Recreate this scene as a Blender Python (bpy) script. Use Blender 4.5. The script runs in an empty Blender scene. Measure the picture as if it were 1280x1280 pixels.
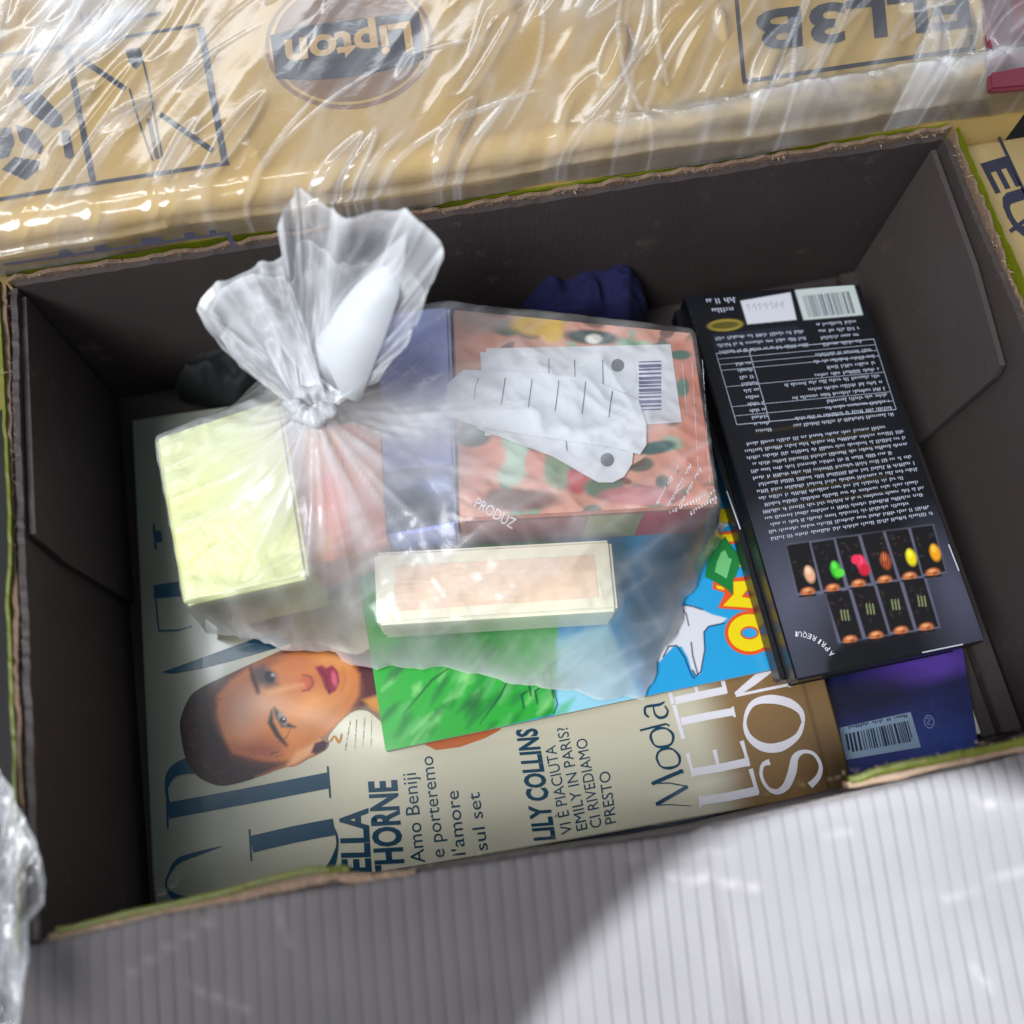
import bpy, math, random
import numpy as np
from mathutils import Vector, Matrix
random.seed(4); rng = np.random.default_rng(7)
S = bpy.context.scene; COL = S.collection

# ------------------------------------------------------------------ camera
CAM = np.array([-0.0445, -0.1140, 0.4182]); ROT = (0.3272, -0.0136, -0.1959); F = 1183.45
cd = bpy.data.cameras.new('camera'); cam = bpy.data.objects.new('camera', cd); COL.objects.link(cam)
cam.location = CAM; cam.rotation_mode = 'XYZ'; cam.rotation_euler = ROT
cd.sensor_width = 36; cd.lens = 36 * F / 1280; cd.clip_start = .01; cd.clip_end = 50
cd.dof.use_dof = True; cd.dof.focus_distance = .385; cd.dof.aperture_fstop = 4.6
S.camera = cam
S.render.resolution_x = S.render.resolution_y = 1024
S.view_settings.view_transform = 'Standard'; S.view_settings.look = 'None'
S.view_settings.exposure = 0.0; S.view_settings.gamma = 1
# ------------------------------------------------------------------ light
w = bpy.data.worlds.new('World'); S.world = w; w.use_nodes = True
bg = w.node_tree.nodes['Background']; bg.inputs[0].default_value = (.74, .80, .92, 1); bg.inputs[1].default_value = .30
def area(name, loc, tgt, sx, sy, e, col):
    l = bpy.data.lights.new(name, 'AREA'); l.shape = 'RECTANGLE'; l.size = sx; l.size_y = sy; l.energy = e; l.color = col
    o = bpy.data.objects.new(name, l); COL.objects.link(o); o.location = loc
    o.rotation_euler = (Vector(tgt) - Vector(loc)).to_track_quat('-Z', 'Y').to_euler(); return o
area('window_light', (-1.35, -.75, 2.1), (0, 0, .1), 1.5, .9, 74, (.95, .97, 1))
area('film_streak_light', (-.3, 2.2, 1.9), (0, .2, .1), 1.9, .30, 12, (.92, .96, 1))  # added lamp beyond the far side, puts bright streaks on the cling film
area('ceiling_tube_light', (-.85, .62, 2.3), (-.1, 0, 0), .45, .07, 5, (.88, .95, 1))
area('ceiling_tube_light', (-.52, .20, 2.3), (-.05, 0, 0), .05, .60, 3.6, (.95, .98, 1))
sp = bpy.data.lights.new('flap_light', 'SPOT'); so = bpy.data.objects.new('flap_light', sp); COL.objects.link(so)
E = None

MR = np.array(Matrix.Identity(3))
def _R(e):
    a, b, c = e
    rx = np.array([[1,0,0],[0,np.cos(a),-np.sin(a)],[0,np.sin(a),np.cos(a)]])
    ry = np.array([[np.cos(b),0,np.sin(b)],[0,1,0],[-np.sin(b),0,np.cos(b)]])
    rz = np.array([[np.cos(c),-np.sin(c),0],[np.sin(c),np.cos(c),0],[0,0,1]])
    return rz @ ry @ rx
MR = _R(ROT)
def at(px, py, z):
    """point of the photograph -> world point on the level z (arrays allowed)"""
    px = np.asarray(px, float); py = np.asarray(py, float)
    d = np.stack([(px-640)/F, -(py-640)/F, -np.ones_like(px)], -1) @ MR.T
    t = (z - CAM[2]) / d[..., 2]
    return CAM + t[..., None] * d
so.location = (.1855, .0132, 1.0605)
so.rotation_euler = (Vector((.0624, -.2817, .06)) - so.location).to_track_quat('-Z', 'Y').to_euler()
sp.energy = 265; sp.spot_size = math.radians(17.1); sp.spot_blend = .07; sp.shadow_soft_size = .006; sp.color = (.83, .91, .97)  # added spot lamp, its cone shaped to throw the bright curved patch

# ------------------------------------------------------------------ helpers
def lin(c):
    c = np.asarray(c, float) / 255
    return np.where(c <= .04045, c/12.92, ((c+.055)/1.055)**2.4)
def L4(c, k=1): return tuple(np.clip(lin(c)*k, 0, .9)) + (1,)
def meshobj(name, V, Fc, m=None, parent=None, smooth=False, colors=None, attr='Col', mats=None, fm=None):
    me = bpy.data.meshes.new(name)
    V = np.asarray(V, float)
    if isinstance(Fc, np.ndarray):
        n, k = Fc.shape
        me.vertices.add(len(V)); me.vertices.foreach_set('co', V.astype(np.float32).ravel())
        me.loops.add(n*k); me.loops.foreach_set('vertex_index', Fc.astype(np.int32).ravel())
        me.polygons.add(n); me.polygons.foreach_set('loop_start', np.arange(0, n*k, k, dtype=np.int32))
        me.polygons.foreach_set('loop_total', np.full(n, k, np.int32)); me.update(calc_edges=True)
    else:
        me.from_pydata([tuple(v) for v in V], [], Fc); me.update()
    if colors is not None:
        a = me.color_attributes.new(attr, 'FLOAT_COLOR', 'POINT')
        c = np.ones((len(V), 4), np.float32); c[:, :3] = colors; a.data.foreach_set('color', c.ravel())
    if mats:
        for q in mats: me.materials.append(q)
        me.polygons.foreach_set('material_index', np.asarray(fm, np.int32))
    elif m: me.materials.append(m)
    if smooth: me.polygons.foreach_set('use_smooth', [True]*len(me.polygons))
    o = bpy.data.objects.new(name, me); COL.objects.link(o)
    if parent: o.parent = parent
    return o
def thing(name, label, cat, group=None):
    o = bpy.data.objects.new(name, None); COL.objects.link(o); o.empty_display_size = .02
    o['label'] = label; o['category'] = cat
    if group: o['group'] = group
    return o
def tag(o, label, cat, group=None):
    o['label'] = label; o['category'] = cat
    if group: o['group'] = group
    return o
def snap(X, Y, outl):
    e = 1e-5 if np.ptp(X) < 5 else .02
    D = pdist(X, Y, outl); gx_ = (pdist(X+e, Y, outl)-D)/e; gy_ = (pdist(X, Y+e, outl)-D)/e; g_ = np.hypot(gx_, gy_)+1e-9
    o = (D > 0); return np.where(o, X-D*gx_/g_, X), np.where(o, Y-D*gy_/g_, Y), D
def quads(shape, D):
    i = np.arange(shape[0]*shape[1]).reshape(shape); q = np.stack([i[:-1,:-1], i[:-1,1:], i[1:,1:], i[1:,:-1]], -1).reshape(-1, 4)
    m = np.minimum.reduce([D[:-1,:-1], D[:-1,1:], D[1:,1:], D[1:,:-1]]) < 0
    return q[m.ravel()]
def vnoise(x, y, seed=0):
    x = np.asarray(x, float); y = np.asarray(y, float)
    xi = np.floor(x).astype(np.int64); yi = np.floor(y).astype(np.int64); fx = x-xi; fy = y-yi
    fx = fx*fx*(3-2*fx); fy = fy*fy*(3-2*fy)
    def h(a, b):
        n = (a*374761393 + b*668265263 + seed*1442695041) & 0xffffffff
        n = ((n ^ (n >> 13)) * 1274126177) & 0xffffffff
        return ((n ^ (n >> 16)) & 0xffff) / 65535.
    return (h(xi,yi)*(1-fx)+h(xi+1,yi)*fx)*(1-fy) + (h(xi,yi+1)*(1-fx)+h(xi+1,yi+1)*fx)*fy
def fbm(x, y, seed=0, o=4):
    s = 0; a = .5
    for i in range(o): s = s + a*vnoise(x*2**i, y*2**i, seed+i); a *= .5
    return s

def nodemat(name):
    m = bpy.data.materials.new(name); m.use_nodes = True; nt = m.node_tree
    return m, nt, nt.nodes, nt.links, nt.nodes['Principled BSDF']
def mat(name, c, rough=.6, var=.12, scale=60, bump=.15, bscale=400, spec=.5, coat=0, stretch=(1,1,1), k=1, wear=None):
    m, nt, N, L, P = nodemat(name)
    tc = N.new('ShaderNodeTexCoord'); mp = N.new('ShaderNodeMapping'); mp.inputs['Scale'].default_value = stretch
    L.new(tc.outputs['Object'], mp.inputs[0])
    n = N.new('ShaderNodeTexNoise'); n.inputs['Scale'].default_value = scale; n.inputs['Detail'].default_value = 5
    L.new(mp.outputs[0], n.inputs[0])
    r = N.new('ShaderNodeMixRGB'); r.inputs[1].default_value = L4(c, k*(1-var)); r.inputs[2].default_value = L4(c, k*(1+var))
    L.new(n.outputs[0], r.inputs[0]); L.new(r.outputs[0], P.inputs['Base Color'])
    P.inputs['Roughness'].default_value = rough; P.inputs['Specular IOR Level'].default_value = spec
    P.inputs['Coat Weight'].default_value = coat; P.inputs['Coat Roughness'].default_value = .08
    if wear:
        w1 = N.new('ShaderNodeTexNoise'); w1.inputs['Scale'].default_value = 55; w1.inputs['Detail'].default_value = 9; w1.inputs['Roughness'].default_value = .75; L.new(tc.outputs['Object'], w1.inputs[0])
        rp = N.new('ShaderNodeValToRGB'); rp.color_ramp.elements[0].position = .60; rp.color_ramp.elements[1].position = .72; L.new(w1.outputs[0], rp.inputs[0])
        w2 = N.new('ShaderNodeMixRGB'); w2.inputs[2].default_value = L4(wear); mm = N.new('ShaderNodeMath'); mm.operation = 'MULTIPLY'; mm.inputs[1].default_value = .4
        L.new(rp.outputs[0], mm.inputs[0]); L.new(mm.outputs[0], w2.inputs[0]); L.new(r.outputs[0], w2.inputs[1]); L.new(w2.outputs[0], P.inputs['Base Color'])
    if bump:
        b = N.new('ShaderNodeTexNoise'); b.inputs['Scale'].default_value = bscale; L.new(mp.outputs[0], b.inputs[0])
        bp = N.new('ShaderNodeBump'); bp.inputs['Strength'].default_value = bump; bp.inputs['Distance'].default_value = .0006
        L.new(b.outputs[0], bp.inputs['Height']); L.new(bp.outputs[0], P.inputs['Normal'])
    return m
def printmat(name, rough=.3, coat=0., bump=.05, bscale=90, spec=.5):
    m, nt, N, L, P = nodemat(name)
    a = N.new('ShaderNodeVertexColor'); a.layer_name = 'Col'; L.new(a.outputs[0], P.inputs['Base Color'])
    P.inputs['Roughness'].default_value = rough; P.inputs['Coat Weight'].default_value = coat; P.inputs['Coat Roughness'].default_value = .11
    P.inputs['Specular IOR Level'].default_value = spec
    tc = N.new('ShaderNodeTexCoord'); b = N.new('ShaderNodeTexNoise'); b.inputs['Scale'].default_value = bscale; b.inputs['Detail'].default_value = 4
    L.new(tc.outputs['Object'], b.inputs[0]); bp = N.new('ShaderNodeBump'); bp.inputs['Strength'].default_value = bump; bp.inputs['Distance'].default_value = .001
    L.new(b.outputs[0], bp.inputs['Height']); L.new(bp.outputs[0], P.inputs['Normal'])
    return m
def filmmat(name, gloss_rough=.12, tint=(.95,.97,1), body=.6, fres=1.45, gl=1.0, bs=.2):
    """thin plastic film: clear where single, milky where folded (attribute Col red = folds)"""
    m, nt, N, L, P = nodemat(name); N.remove(P); out = N['Material Output']
    a = N.new('ShaderNodeVertexColor'); a.layer_name = 'Col'; sx = N.new('ShaderNodeSeparateColor'); L.new(a.outputs[0], sx.inputs[0])
    tr = N.new('ShaderNodeBsdfTransparent'); df = N.new('ShaderNodeBsdfDiffuse'); df.inputs[0].default_value = tint + (1,)
    tl = N.new('ShaderNodeBsdfTranslucent'); tl.inputs[0].default_value = tint + (1,)
    m1 = N.new('ShaderNodeMixShader'); m1.inputs[0].default_value = .2; L.new(df.outputs[0], m1.inputs[1]); L.new(tl.outputs[0], m1.inputs[2])
    m2 = N.new('ShaderNodeMixShader'); mu = N.new('ShaderNodeMath'); mu.operation = 'MULTIPLY'; mu.inputs[1].default_value = body
    L.new(sx.outputs[0], mu.inputs[0]); L.new(mu.outputs[0], m2.inputs[0]); L.new(tr.outputs[0], m2.inputs[1]); L.new(m1.outputs[0], m2.inputs[2])
    g = N.new('ShaderNodeBsdfGlossy'); g.inputs['Roughness'].default_value = gloss_rough; g.inputs[0].default_value = (1,1,1,1)
    fr = N.new('ShaderNodeFresnel'); fr.inputs[0].default_value = fres
    fm_ = N.new('ShaderNodeMath'); fm_.operation = 'MULTIPLY'; fm_.inputs[1].default_value = gl; fm_.use_clamp = True; L.new(fr.outputs[0], fm_.inputs[0])
    m3 = N.new('ShaderNodeMixShader'); L.new(fm_.outputs[0], m3.inputs[0]); L.new(m2.outputs[0], m3.inputs[1]); L.new(g.outputs[0], m3.inputs[2])
    tc = N.new('ShaderNodeTexCoord'); b = N.new('ShaderNodeTexNoise'); b.inputs['Scale'].default_value = 120; b.inputs['Detail'].default_value = 5
    L.new(tc.outputs['Object'], b.inputs[0]); bp = N.new('ShaderNodeBump'); bp.inputs['Strength'].default_value = bs; bp.inputs['Distance'].default_value = .002
    L.new(b.outputs[0], bp.inputs['Height']); L.new(bp.outputs[0], g.inputs['Normal']); L.new(bp.outputs[0], fr.inputs['Normal'])
    L.new(m3.outputs[0], out.inputs[0]); return m

# --- paint canvas in the photograph's own pixel grid, laid on a real surface
def pdist(X, Y, pts):
    """signed distance to polygon (negative inside)"""
    d = np.full(X.shape, 1e9); ins = np.zeros(X.shape, bool); n = len(pts)
    for i in range(n):
        x0, y0 = pts[i]; x1, y1 = pts[(i+1) % n]; ex, ey = x1-x0, y1-y0; l = ex*ex+ey*ey+1e-12
        t = np.clip(((X-x0)*ex+(Y-y0)*ey)/l, 0, 1); d = np.minimum(d, np.hypot(X-x0-t*ex, Y-y0-t*ey))
        c = ((y0 > Y) != (y1 > Y)); ins ^= c & (X < (x1-x0)*(Y-y0)/((y1-y0) if y1 != y0 else 1e-12)+x0)
    return np.where(ins, -d, d)
class Paint:
    def __init__(s, outline, z, step=1., base=(200,200,200), k=1.15):
        xs = [p[0] for p in outline]; ys = [p[1] for p in outline]; s.z = z; s.k = k; s.outline = outline
        nx = int((max(xs)-min(xs))/step)+2; ny = int((max(ys)-min(ys))/step)+2
        s.X, s.Y = np.meshgrid(np.linspace(min(xs), max(xs), nx), np.linspace(min(ys), max(ys), ny)); s.nx, s.ny = nx, ny
        s.C = np.empty(s.X.shape+(3,)); s.C[:] = lin(base); s.step = step
    def mix(s, a, c): s.C += a[..., None]*(lin(c) if not isinstance(c, np.ndarray) else c) - a[..., None]*s.C
    def poly(s, pts, c, soft=1.2, op=1): s.mix(np.clip(.5 - pdist(s.X, s.Y, pts)/soft, 0, 1)*op, c)
    def ell(s, cx, cy, rx, ry, c, ang=0, soft=.25, op=1):
        a = math.radians(ang); u = (s.X-cx)*math.cos(a)+(s.Y-cy)*math.sin(a); v = -(s.X-cx)*math.sin(a)+(s.Y-cy)*math.cos(a)
        r = np.hypot(u/rx, v/ry); s.mix(np.clip((1-r)/soft+.5, 0, 1)*op, c)
    def line(s, pts, wd, c, soft=1.2, op=1):
        wd = [wd]*len(pts) if not hasattr(wd, '__len__') else wd; A = np.zeros(s.X.shape)
        for i in range(len(pts)-1):
            x0, y0 = pts[i]; x1, y1 = pts[i+1]; ex, ey = x1-x0, y1-y0
            t = np.clip(((s.X-x0)*ex+(s.Y-y0)*ey)/(ex*ex+ey*ey+1e-12), 0, 1)
            d = np.hypot(s.X-x0-t*ex, s.Y-y0-t*ey) - (wd[i]*(1-t)+wd[i+1]*t)/2; A = np.maximum(A, np.clip(.5-d/soft, 0, 1))
        s.mix(A*op, c)
    def grain(s, amt=.06, sc=6, seed=1): s.C *= (1 + amt*2*(fbm(s.X/sc, s.Y/sc, seed)-.47))[..., None]
    def build(s, name, m, parent=None, zf=None, off=0):
        SX, SY, D = snap(s.X, s.Y, s.outline)
        P = at(SX.ravel(), SY.ravel(), s.z)
        P[:, 2] = (zf(P[:, 0], P[:, 1]) if zf else s.z) + off
        q = quads(s.X.shape, D)[:, ::-1]
        use = np.unique(q); mp = np.zeros(len(P), int); mp[use] = np.arange(len(use))
        return meshobj(name, P[use], mp[q], m, parent, True, np.clip(s.C.reshape(-1,3)[use]*s.k, 0, .92))

# --- flat lettering and marks
def polys(name, plist, z, m, parent, zf=None, off=.00015, px=True):
    """several polygons (photo px or world xy) as one flat printed mark"""
    V = []; Fc = []
    for n, p in enumerate(plist):
        b = len(V)
        for x, y in p:
            q = at(x, y, z) if px else np.array([x, y, z])
            V.append((q[0], q[1], (zf(q[0], q[1]) if zf else z) + off + n*8e-6 % 1.2e-4))
        Fc.append(list(range(b, b+len(p))))
    return meshobj(name, V, [f for f in Fc], m, parent)
def strip(pts, wd, n=6):
    """polyline with width -> smooth list of quads"""
    pts = np.array(pts, float); wd = np.array([wd]*len(pts) if not hasattr(wd, '__len__') else wd, float)
    if len(pts) > 2 and n > 1:
        P = []; W_ = []
        for i in range(len(pts)-1):
            p0 = pts[max(i-1,0)]; p1 = pts[i]; p2 = pts[i+1]; p3 = pts[min(i+2,len(pts)-1)]
            for t in np.arange(n)/n:
                P.append(.5*((2*p1)+(-p0+p2)*t+(2*p0-5*p1+4*p2-p3)*t*t+(-p0+3*p1-3*p2+p3)*t**3)); W_.append(wd[i]*(1-t)+wd[i+1]*t)
        P.append(pts[-1]); W_.append(wd[-1]); pts = np.array(P); wd = np.array(W_)
    d = np.gradient(pts, axis=0); d /= np.linalg.norm(d, axis=1)[:, None]+1e-9; nn = np.stack([-d[:,1], d[:,0]], 1)
    a = pts+nn*wd[:,None]/2; b = pts-nn*wd[:,None]/2
    return [[a[i], a[i+1], b[i+1], b[i]] for i in range(len(pts)-1)]
def text(s, p0, p1, p2, z, m, parent, name='lettering', bold=0, zf=None, off=.0002, cap=.70):
    cu = bpy.data.curves.new('t', 'FONT'); cu.body = s; cu.offset = bold; cu.resolution_u = 3
    o = bpy.data.objects.new('t', cu); COL.objects.link(o)
    bpy.context.view_layer.update()
    me = bpy.data.meshes.new_from_object(o.evaluated_get(bpy.context.evaluated_depsgraph_get()))
    bpy.data.objects.remove(o); me.name = name
    co = np.empty(len(me.vertices)*3, np.float32); me.vertices.foreach_get('co', co); co = co.reshape(-1, 3)
    a = (co[:,0]-co[:,0].min())/(np.ptp(co[:,0])+1e-9); b = co[:,1]/cap
    W0, W1, W2 = at(*p0, z), at(*p1, z), at(*p2, z)
    P = W0 + a[:,None]*(W1-W0) + b[:,None]*(W2-W0)
    P[:,2] = (zf(P[:,0], P[:,1]) if zf else z) + off
    me.vertices.foreach_set('co', P.astype(np.float32).ravel()); me.update()
    me.materials.clear(); me.materials.append(m)
    ob = bpy.data.objects.new(name, me); COL.objects.link(ob); ob.parent = parent; return ob
def ticks(name, lines, z, m, parent, dens=2.6, off=.0002, seed=3, zf=None):
    """blocks of print too small to read: lines = [(x0,y0,x1,y1,height px)]"""
    r = random.Random(seed); Q = []
    for x0, y0, x1, y1, h in lines:
        l = math.hypot(x1-x0, y1-y0); ux, uy = (x1-x0)/l, (y1-y0)/l; vx, vy = .30*h, h*.95; t = 0
        while t < l:
            for _ in range(r.randint(2, 10)):
                if t > l: break
                a = x0+ux*t; b = y0+uy*t; hh = r.choice([.62,.62,.62,1,1]); o = 0 if hh < 1 else -.0
                wd = dens*.46
                Q.append([(a,b+o),(a+ux*wd,b+uy*wd+o),(a+ux*wd+vx*hh,b+uy*wd+vy*hh),(a+vx*hh,b+vy*hh)])
                if r.random() < .55:
                    s_ = r.choice([.05,.45]); Q.append([(a+vx*s_,b+vy*s_),(a+ux*dens+vx*s_,b+uy*dens+vy*s_),(a+ux*dens+vx*(s_+.17),b+uy*dens+vy*(s_+.17)),(a+vx*(s_+.17),b+vy*(s_+.17))])
                t += dens
            t += dens*1.1
    return polys(name, Q, z, m, parent, zf, off=off)

def prism(name, quad, z0, z1, m, parent=None, bevel=.001, seg=2, top=None):
    """box from 4 world xy corners"""
    q = [np.array(p[:2]) for p in quad]
    V = [(p[0], p[1], z0) for p in q] + [(p[0], p[1], z1 if top is None else top[i]) for i, p in enumerate(q)]
    Fc = [(3,2,1,0),(4,5,6,7)] + [(i,(i+1)%4,(i+1)%4+4,i+4) for i in range(4)]
    o = meshobj(name, V, Fc, m, parent)
    import bmesh
    bm = bmesh.new(); bm.from_mesh(o.data); bmesh.ops.recalc_face_normals(bm, faces=bm.faces)
    if bevel: bmesh.ops.bevel(bm, geom=list(bm.edges), offset=bevel, segments=seg, affect='EDGES', clamp_overlap=True)
    bm.to_mesh(o.data); bm.free(); return o
def pq(pts, z): return [at(x, y, z) for x, y in pts]

# ------------------------------------------------------------------ materials
M_board = mat('dark_board', (64,56,55), .62, .16, 30, .35, 700, spec=.4, stretch=(1,1,.15), k=1.0, wear=(130,118,110))
M_board2 = mat('dark_board_flap', (69,61,60), .62, .12, 30, .3, 700, spec=.4, wear=(130,118,110))
M_cut = mat('cut_board_edge', (120,98,80), .85, .45, 260, .8, 900)
M_green = mat('green_print_liner', (98,106,10), .4, .2, 80, .2, 500)
M_flap = None
M_tan = mat('tan_cardboard', (200,170,104), .7, .07, 25, .2, 600, stretch=(1,.2,1))
M_ink = mat('printed_black_ink', (48,50,66), .6, .2, 200, 0, spec=.3)
M_inkb = mat('printed_brown_ink', (146,112,84), .6, .1, 200, 0)
M_navy = mat('navy_print', (22,66,88), .22, .08, 100, 0)
M_white = mat('white_print', (232,228,235), .25, .02, 100, 0)
M_pale = mat('pale_grey_print', (140,150,165), .4, .1, 100, 0)
M_paper = mat('white_paper', (214,218,223), .6, .04, 90, .15, 400)
M_pages = mat('page_edges', (190,186,170), .8, .25, 30, .6, 900, stretch=(1,1,60))
M_black = mat('black_card', (13,14,18), .34, .2, 40, .05, 300, coat=.1)
M_cover = printmat('glossy_cover', .26, .35, .10, 25)
M_portrait = printmat('portrait_print', .32, .2, .08, 40, .35)
M_matte = printmat('matte_print', .5, 0, .08, 200)
M_flap = printmat('grey_corrugated_liner', .75, 0, .1, 500, .2)
M_blackprint = printmat('dark_glossy_print', .36, .08, .04, 90)
M_bag = filmmat('bag_film', .22, body=1.0, gl=1.0, bs=.10)
M_cling = filmmat('cling_film', .13, body=1.0, gl=1.6, bs=.06)

# ------------------------------------------------------------------ ground
M_floor = mat('dusty_floor', (34,33,34), .9, .2, 20, .3, 100)
g = meshobj('floor', [(-6,-6,-.004),(6,-6,-.004),(6,6,-.004),(-6,6,-.004)], [(0,1,2,3)], M_floor); g['kind'] = 'structure'

# ------------------------------------------------------------------ the open box
W2, D2, H = .1884, .117, .0997
box = thing('cardboard_box', 'open dark-lined cardboard box with green outer edges holding magazines and a plastic bag', 'box')
def bowf(x): return np.interp(x, [-.188,-.151,-.110,-.0945,-.060,-.0275,.007,.030,.053,.075,.10,.13,.188], [0,.0010,-.0008,-.0018,-.0034,-.0050,-.0074,-.0080,-.0076,-.0072,-.0066,-.0050,0])
def slab(name, a, b, z0, z1, th, m, parent, jit=.0006, n=120, nz=14, wob=.0008, seed=1, lean=0., topf=None, bow=None):
    """upright board from a to b (xy), thickness th to its left side; ragged top"""
    a = np.array(a, float); b = np.array(b, float); d = b-a; l = np.linalg.norm(d); d /= l; nr = np.array([-d[1], d[0]])
    V = []; Fc = []
    s = np.linspace(0, 1, n)
    for side in (0, 1):
        for k in range(nz+1):
            tz = k/nz
            zt = (z1 if topf is None else topf(s)) + jit*(vnoise(s*90, 0*s, seed)-.5)*2 + jit*2*(vnoise(s*11, 0*s, seed+3)-.5)
            z = z0 + (zt-z0)*tz
            o = wob*(fbm(s*5+k*.13, s*0+tz*2, seed+9)-.5)*2 * tz + lean*tz**2 + (bow(a[0]+d[0]*l*s) if bow else 0)
            for i in range(n):
                p = a + d*l*s[i] + nr*(th*side + o[i]); V.append((p[0], p[1], z[i]))
    R_ = (nz+1)*n
    for k in range(nz):
        for i in range(n-1):
            q = k*n+i; Fc.append((q, q+1, q+n+1, q+n)); Fc.append((R_+q, R_+q+n, R_+q+n+1, R_+q+1))
    for i in range(n-1):
        q = nz*n+i; Fc.append((q, q+1, R_+q+1, R_+q))
    for e in (0, n-1):
        for k in range(nz): q = k*n+e; Fc.append((q, q+n, R_+q+n, R_+q))
    return meshobj(name, V, Fc, m, parent)
fl = prism('floor_panel', [(-W2,-D2-.011),(W2,-D2-.011),(W2,D2),(-W2,D2)], -.003, 0, M_board, box, 0)
# walls: inner board, then a printed outer board
slab('wall', (W2, D2), (-W2, D2), 0, H, -.0026, M_board, box, .0005, seed=1)            # far
slab('wall', (-W2, D2-.0002), (-W2, -D2), 0, H-.0006, -.0024, M_board, box, .0006, seed=2)  # left
slab('wall', (W2-.0014, -D2), (W2-.0014, D2-.0002), 0, H-.0006, -.0024, M_board, box, .0006, seed=3)  # right
slab('wall', (-W2, -D2), (W2, -D2), 0, H-.0022, -.0016, M_board, box, .0005, seed=4, bow=bowf, topf=lambda s: H-.0022-.002*np.exp(-((s-.58)/.2)**2))       # near
slab('outer_liner', (-W2-.0062, D2+.003), (-W2-.0062, -D2-.003), -.002, H+.0012, .0011, M_green, box, .0003, seed=12, wob=.0022)
slab('outer_wall', (-W2-.0036, D2+.002), (-W2-.0036, -D2-.002), -.002, H-.0004, -.0018, M_cut, box, .0007, seed=13, wob=.0016)
slab('outer_liner', (W2+.0040, -D2-.003), (W2+.0040, D2+.003), -.002, H+.0024, .0002, M_green, box, .0004, seed=14, wob=.0012, lean=-.0015)
slab('outer_wall', (W2+.0030, -D2-.002), (W2+.0030, D2+.002), -.002, H-.0002, -.0012, M_cut, box, .0011, seed=15, wob=.0016)
slab('outer_wall', (W2+.003, D2+.0030), (-W2-.003, D2+.0030), -.002, H+.0010, -.0018, M_cut, box, .0012, seed=16, n=200)
slab('outer_liner', (W2+.003, D2+.0052), (-W2-.003, D2+.0052), -.002, H+.0014, -.0010, M_green, box, .0004, seed=17)
M_green2 = mat('green_print_edge', (78,82,14), .5, .3, 200, .4, 500)
# near edge: green liner strips standing proud at both ends, crushed in the middle
def strip3(name, path, wd, th, m, parent, seed=0):
    P = np.array(path, float); n = 60; t = np.linspace(0, len(P)-1, n); i = np.clip(t.astype(int), 0, len(P)-2); f = (t-i)[:,None]; f = f*f*(3-2*f)
    C = P[i]*(1-f)+P[i+1]*f; C[:,2] += .0005*(vnoise(t*9, t*0, seed)-.5); C[:,1] += .0010*(vnoise(t*3, t*0, seed+5)-.5)
    V = []; Fc = []
    for k in range(n):
        x, y, z = C[k]; e = wd*(1+.35*(vnoise(t[k]*12, 0, seed+2)-.5)); V += [(x, y-e/2, z-th), (x, y-e/2, z), (x, y+e/2, z+.0004), (x, y+e/2, z-th)]
    for k in range(n-1):
        for j in range(4): Fc.append((4*k+j, 4*k+(j+1)%4, 4*k+4+(j+1)%4, 4*k+4+j))
    return meshobj(name, V, Fc, m, parent, True)
def wp(l): return [tuple(at(x, y, z)) for x, y, z in l]
strip3('edge_liner', wp([(70,1163,.099),(170,1138,.100),(300,1110,.1015),(400,1085,.102),(438,1088,.100)]), .0020, .002, M_green2, box, 1)
strip3('edge_liner', wp([(1062,974,.099),(1110,962,.100),(1200,944,.101),(1320,920,.101),(1500,886,.1)]), .0026, .002, M_green2, box, 2)
strip3('torn_edge', wp([(60,1172,.0985),(200,1140,.0992),(420,1096,.1),(470,1098,.099),(520,1094,.099)]), .0030, .004, M_cut, box, 3)
strip3('torn_edge', wp([(1060,982,.0985),(1150,962,.0992),(1300,932,.1),(1480,893,.1)]), .0022, .004, M_cut, box, 4)
# corner reinforcement panels, folded from the far wall onto the two side walls
def vpanel(name, pts, x, th, m, parent):
    V = [(x, y, z) for y, z in pts] + [(x+th, y, z) for y, z in pts]; n = len(pts)
    return meshobj(name, V, [list(range(n)), list(range(2*n-1, n-1, -1))] + [(i, (i+1)%n, (i+1)%n+n, i+n) for i in range(n)], m, parent)
vpanel('corner_flap', [(D2-.003,.002),(D2-.003,.0975),(.060,.0945),(.0185,.0870),(.0165,.0800),(.0180,.002)], W2-.0042, -.0022, M_board2, box)
vpanel('corner_flap', [(D2-.003,.002),(D2-.003,.0965),(.0165,.0965),(.0150,.0925),(.0125,.070),(.0135,.002)], -W2+.0003, .0022, M_board, box)
# strip of board lying along the foot of the right wall
prism('base_strip', [(.1665,-D2+.001),(.1735,-D2+.001),(.1735,D2-.003),(.1665,D2-.003)], 0, .0045, M_board, box, .0005)
prism('base_strip', [(.1742,-D2+.001),(.1830,-D2+.001),(.1830,D2-.003),(.1742,D2-.003)], 0, .0085, M_board, box, .0005)
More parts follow.
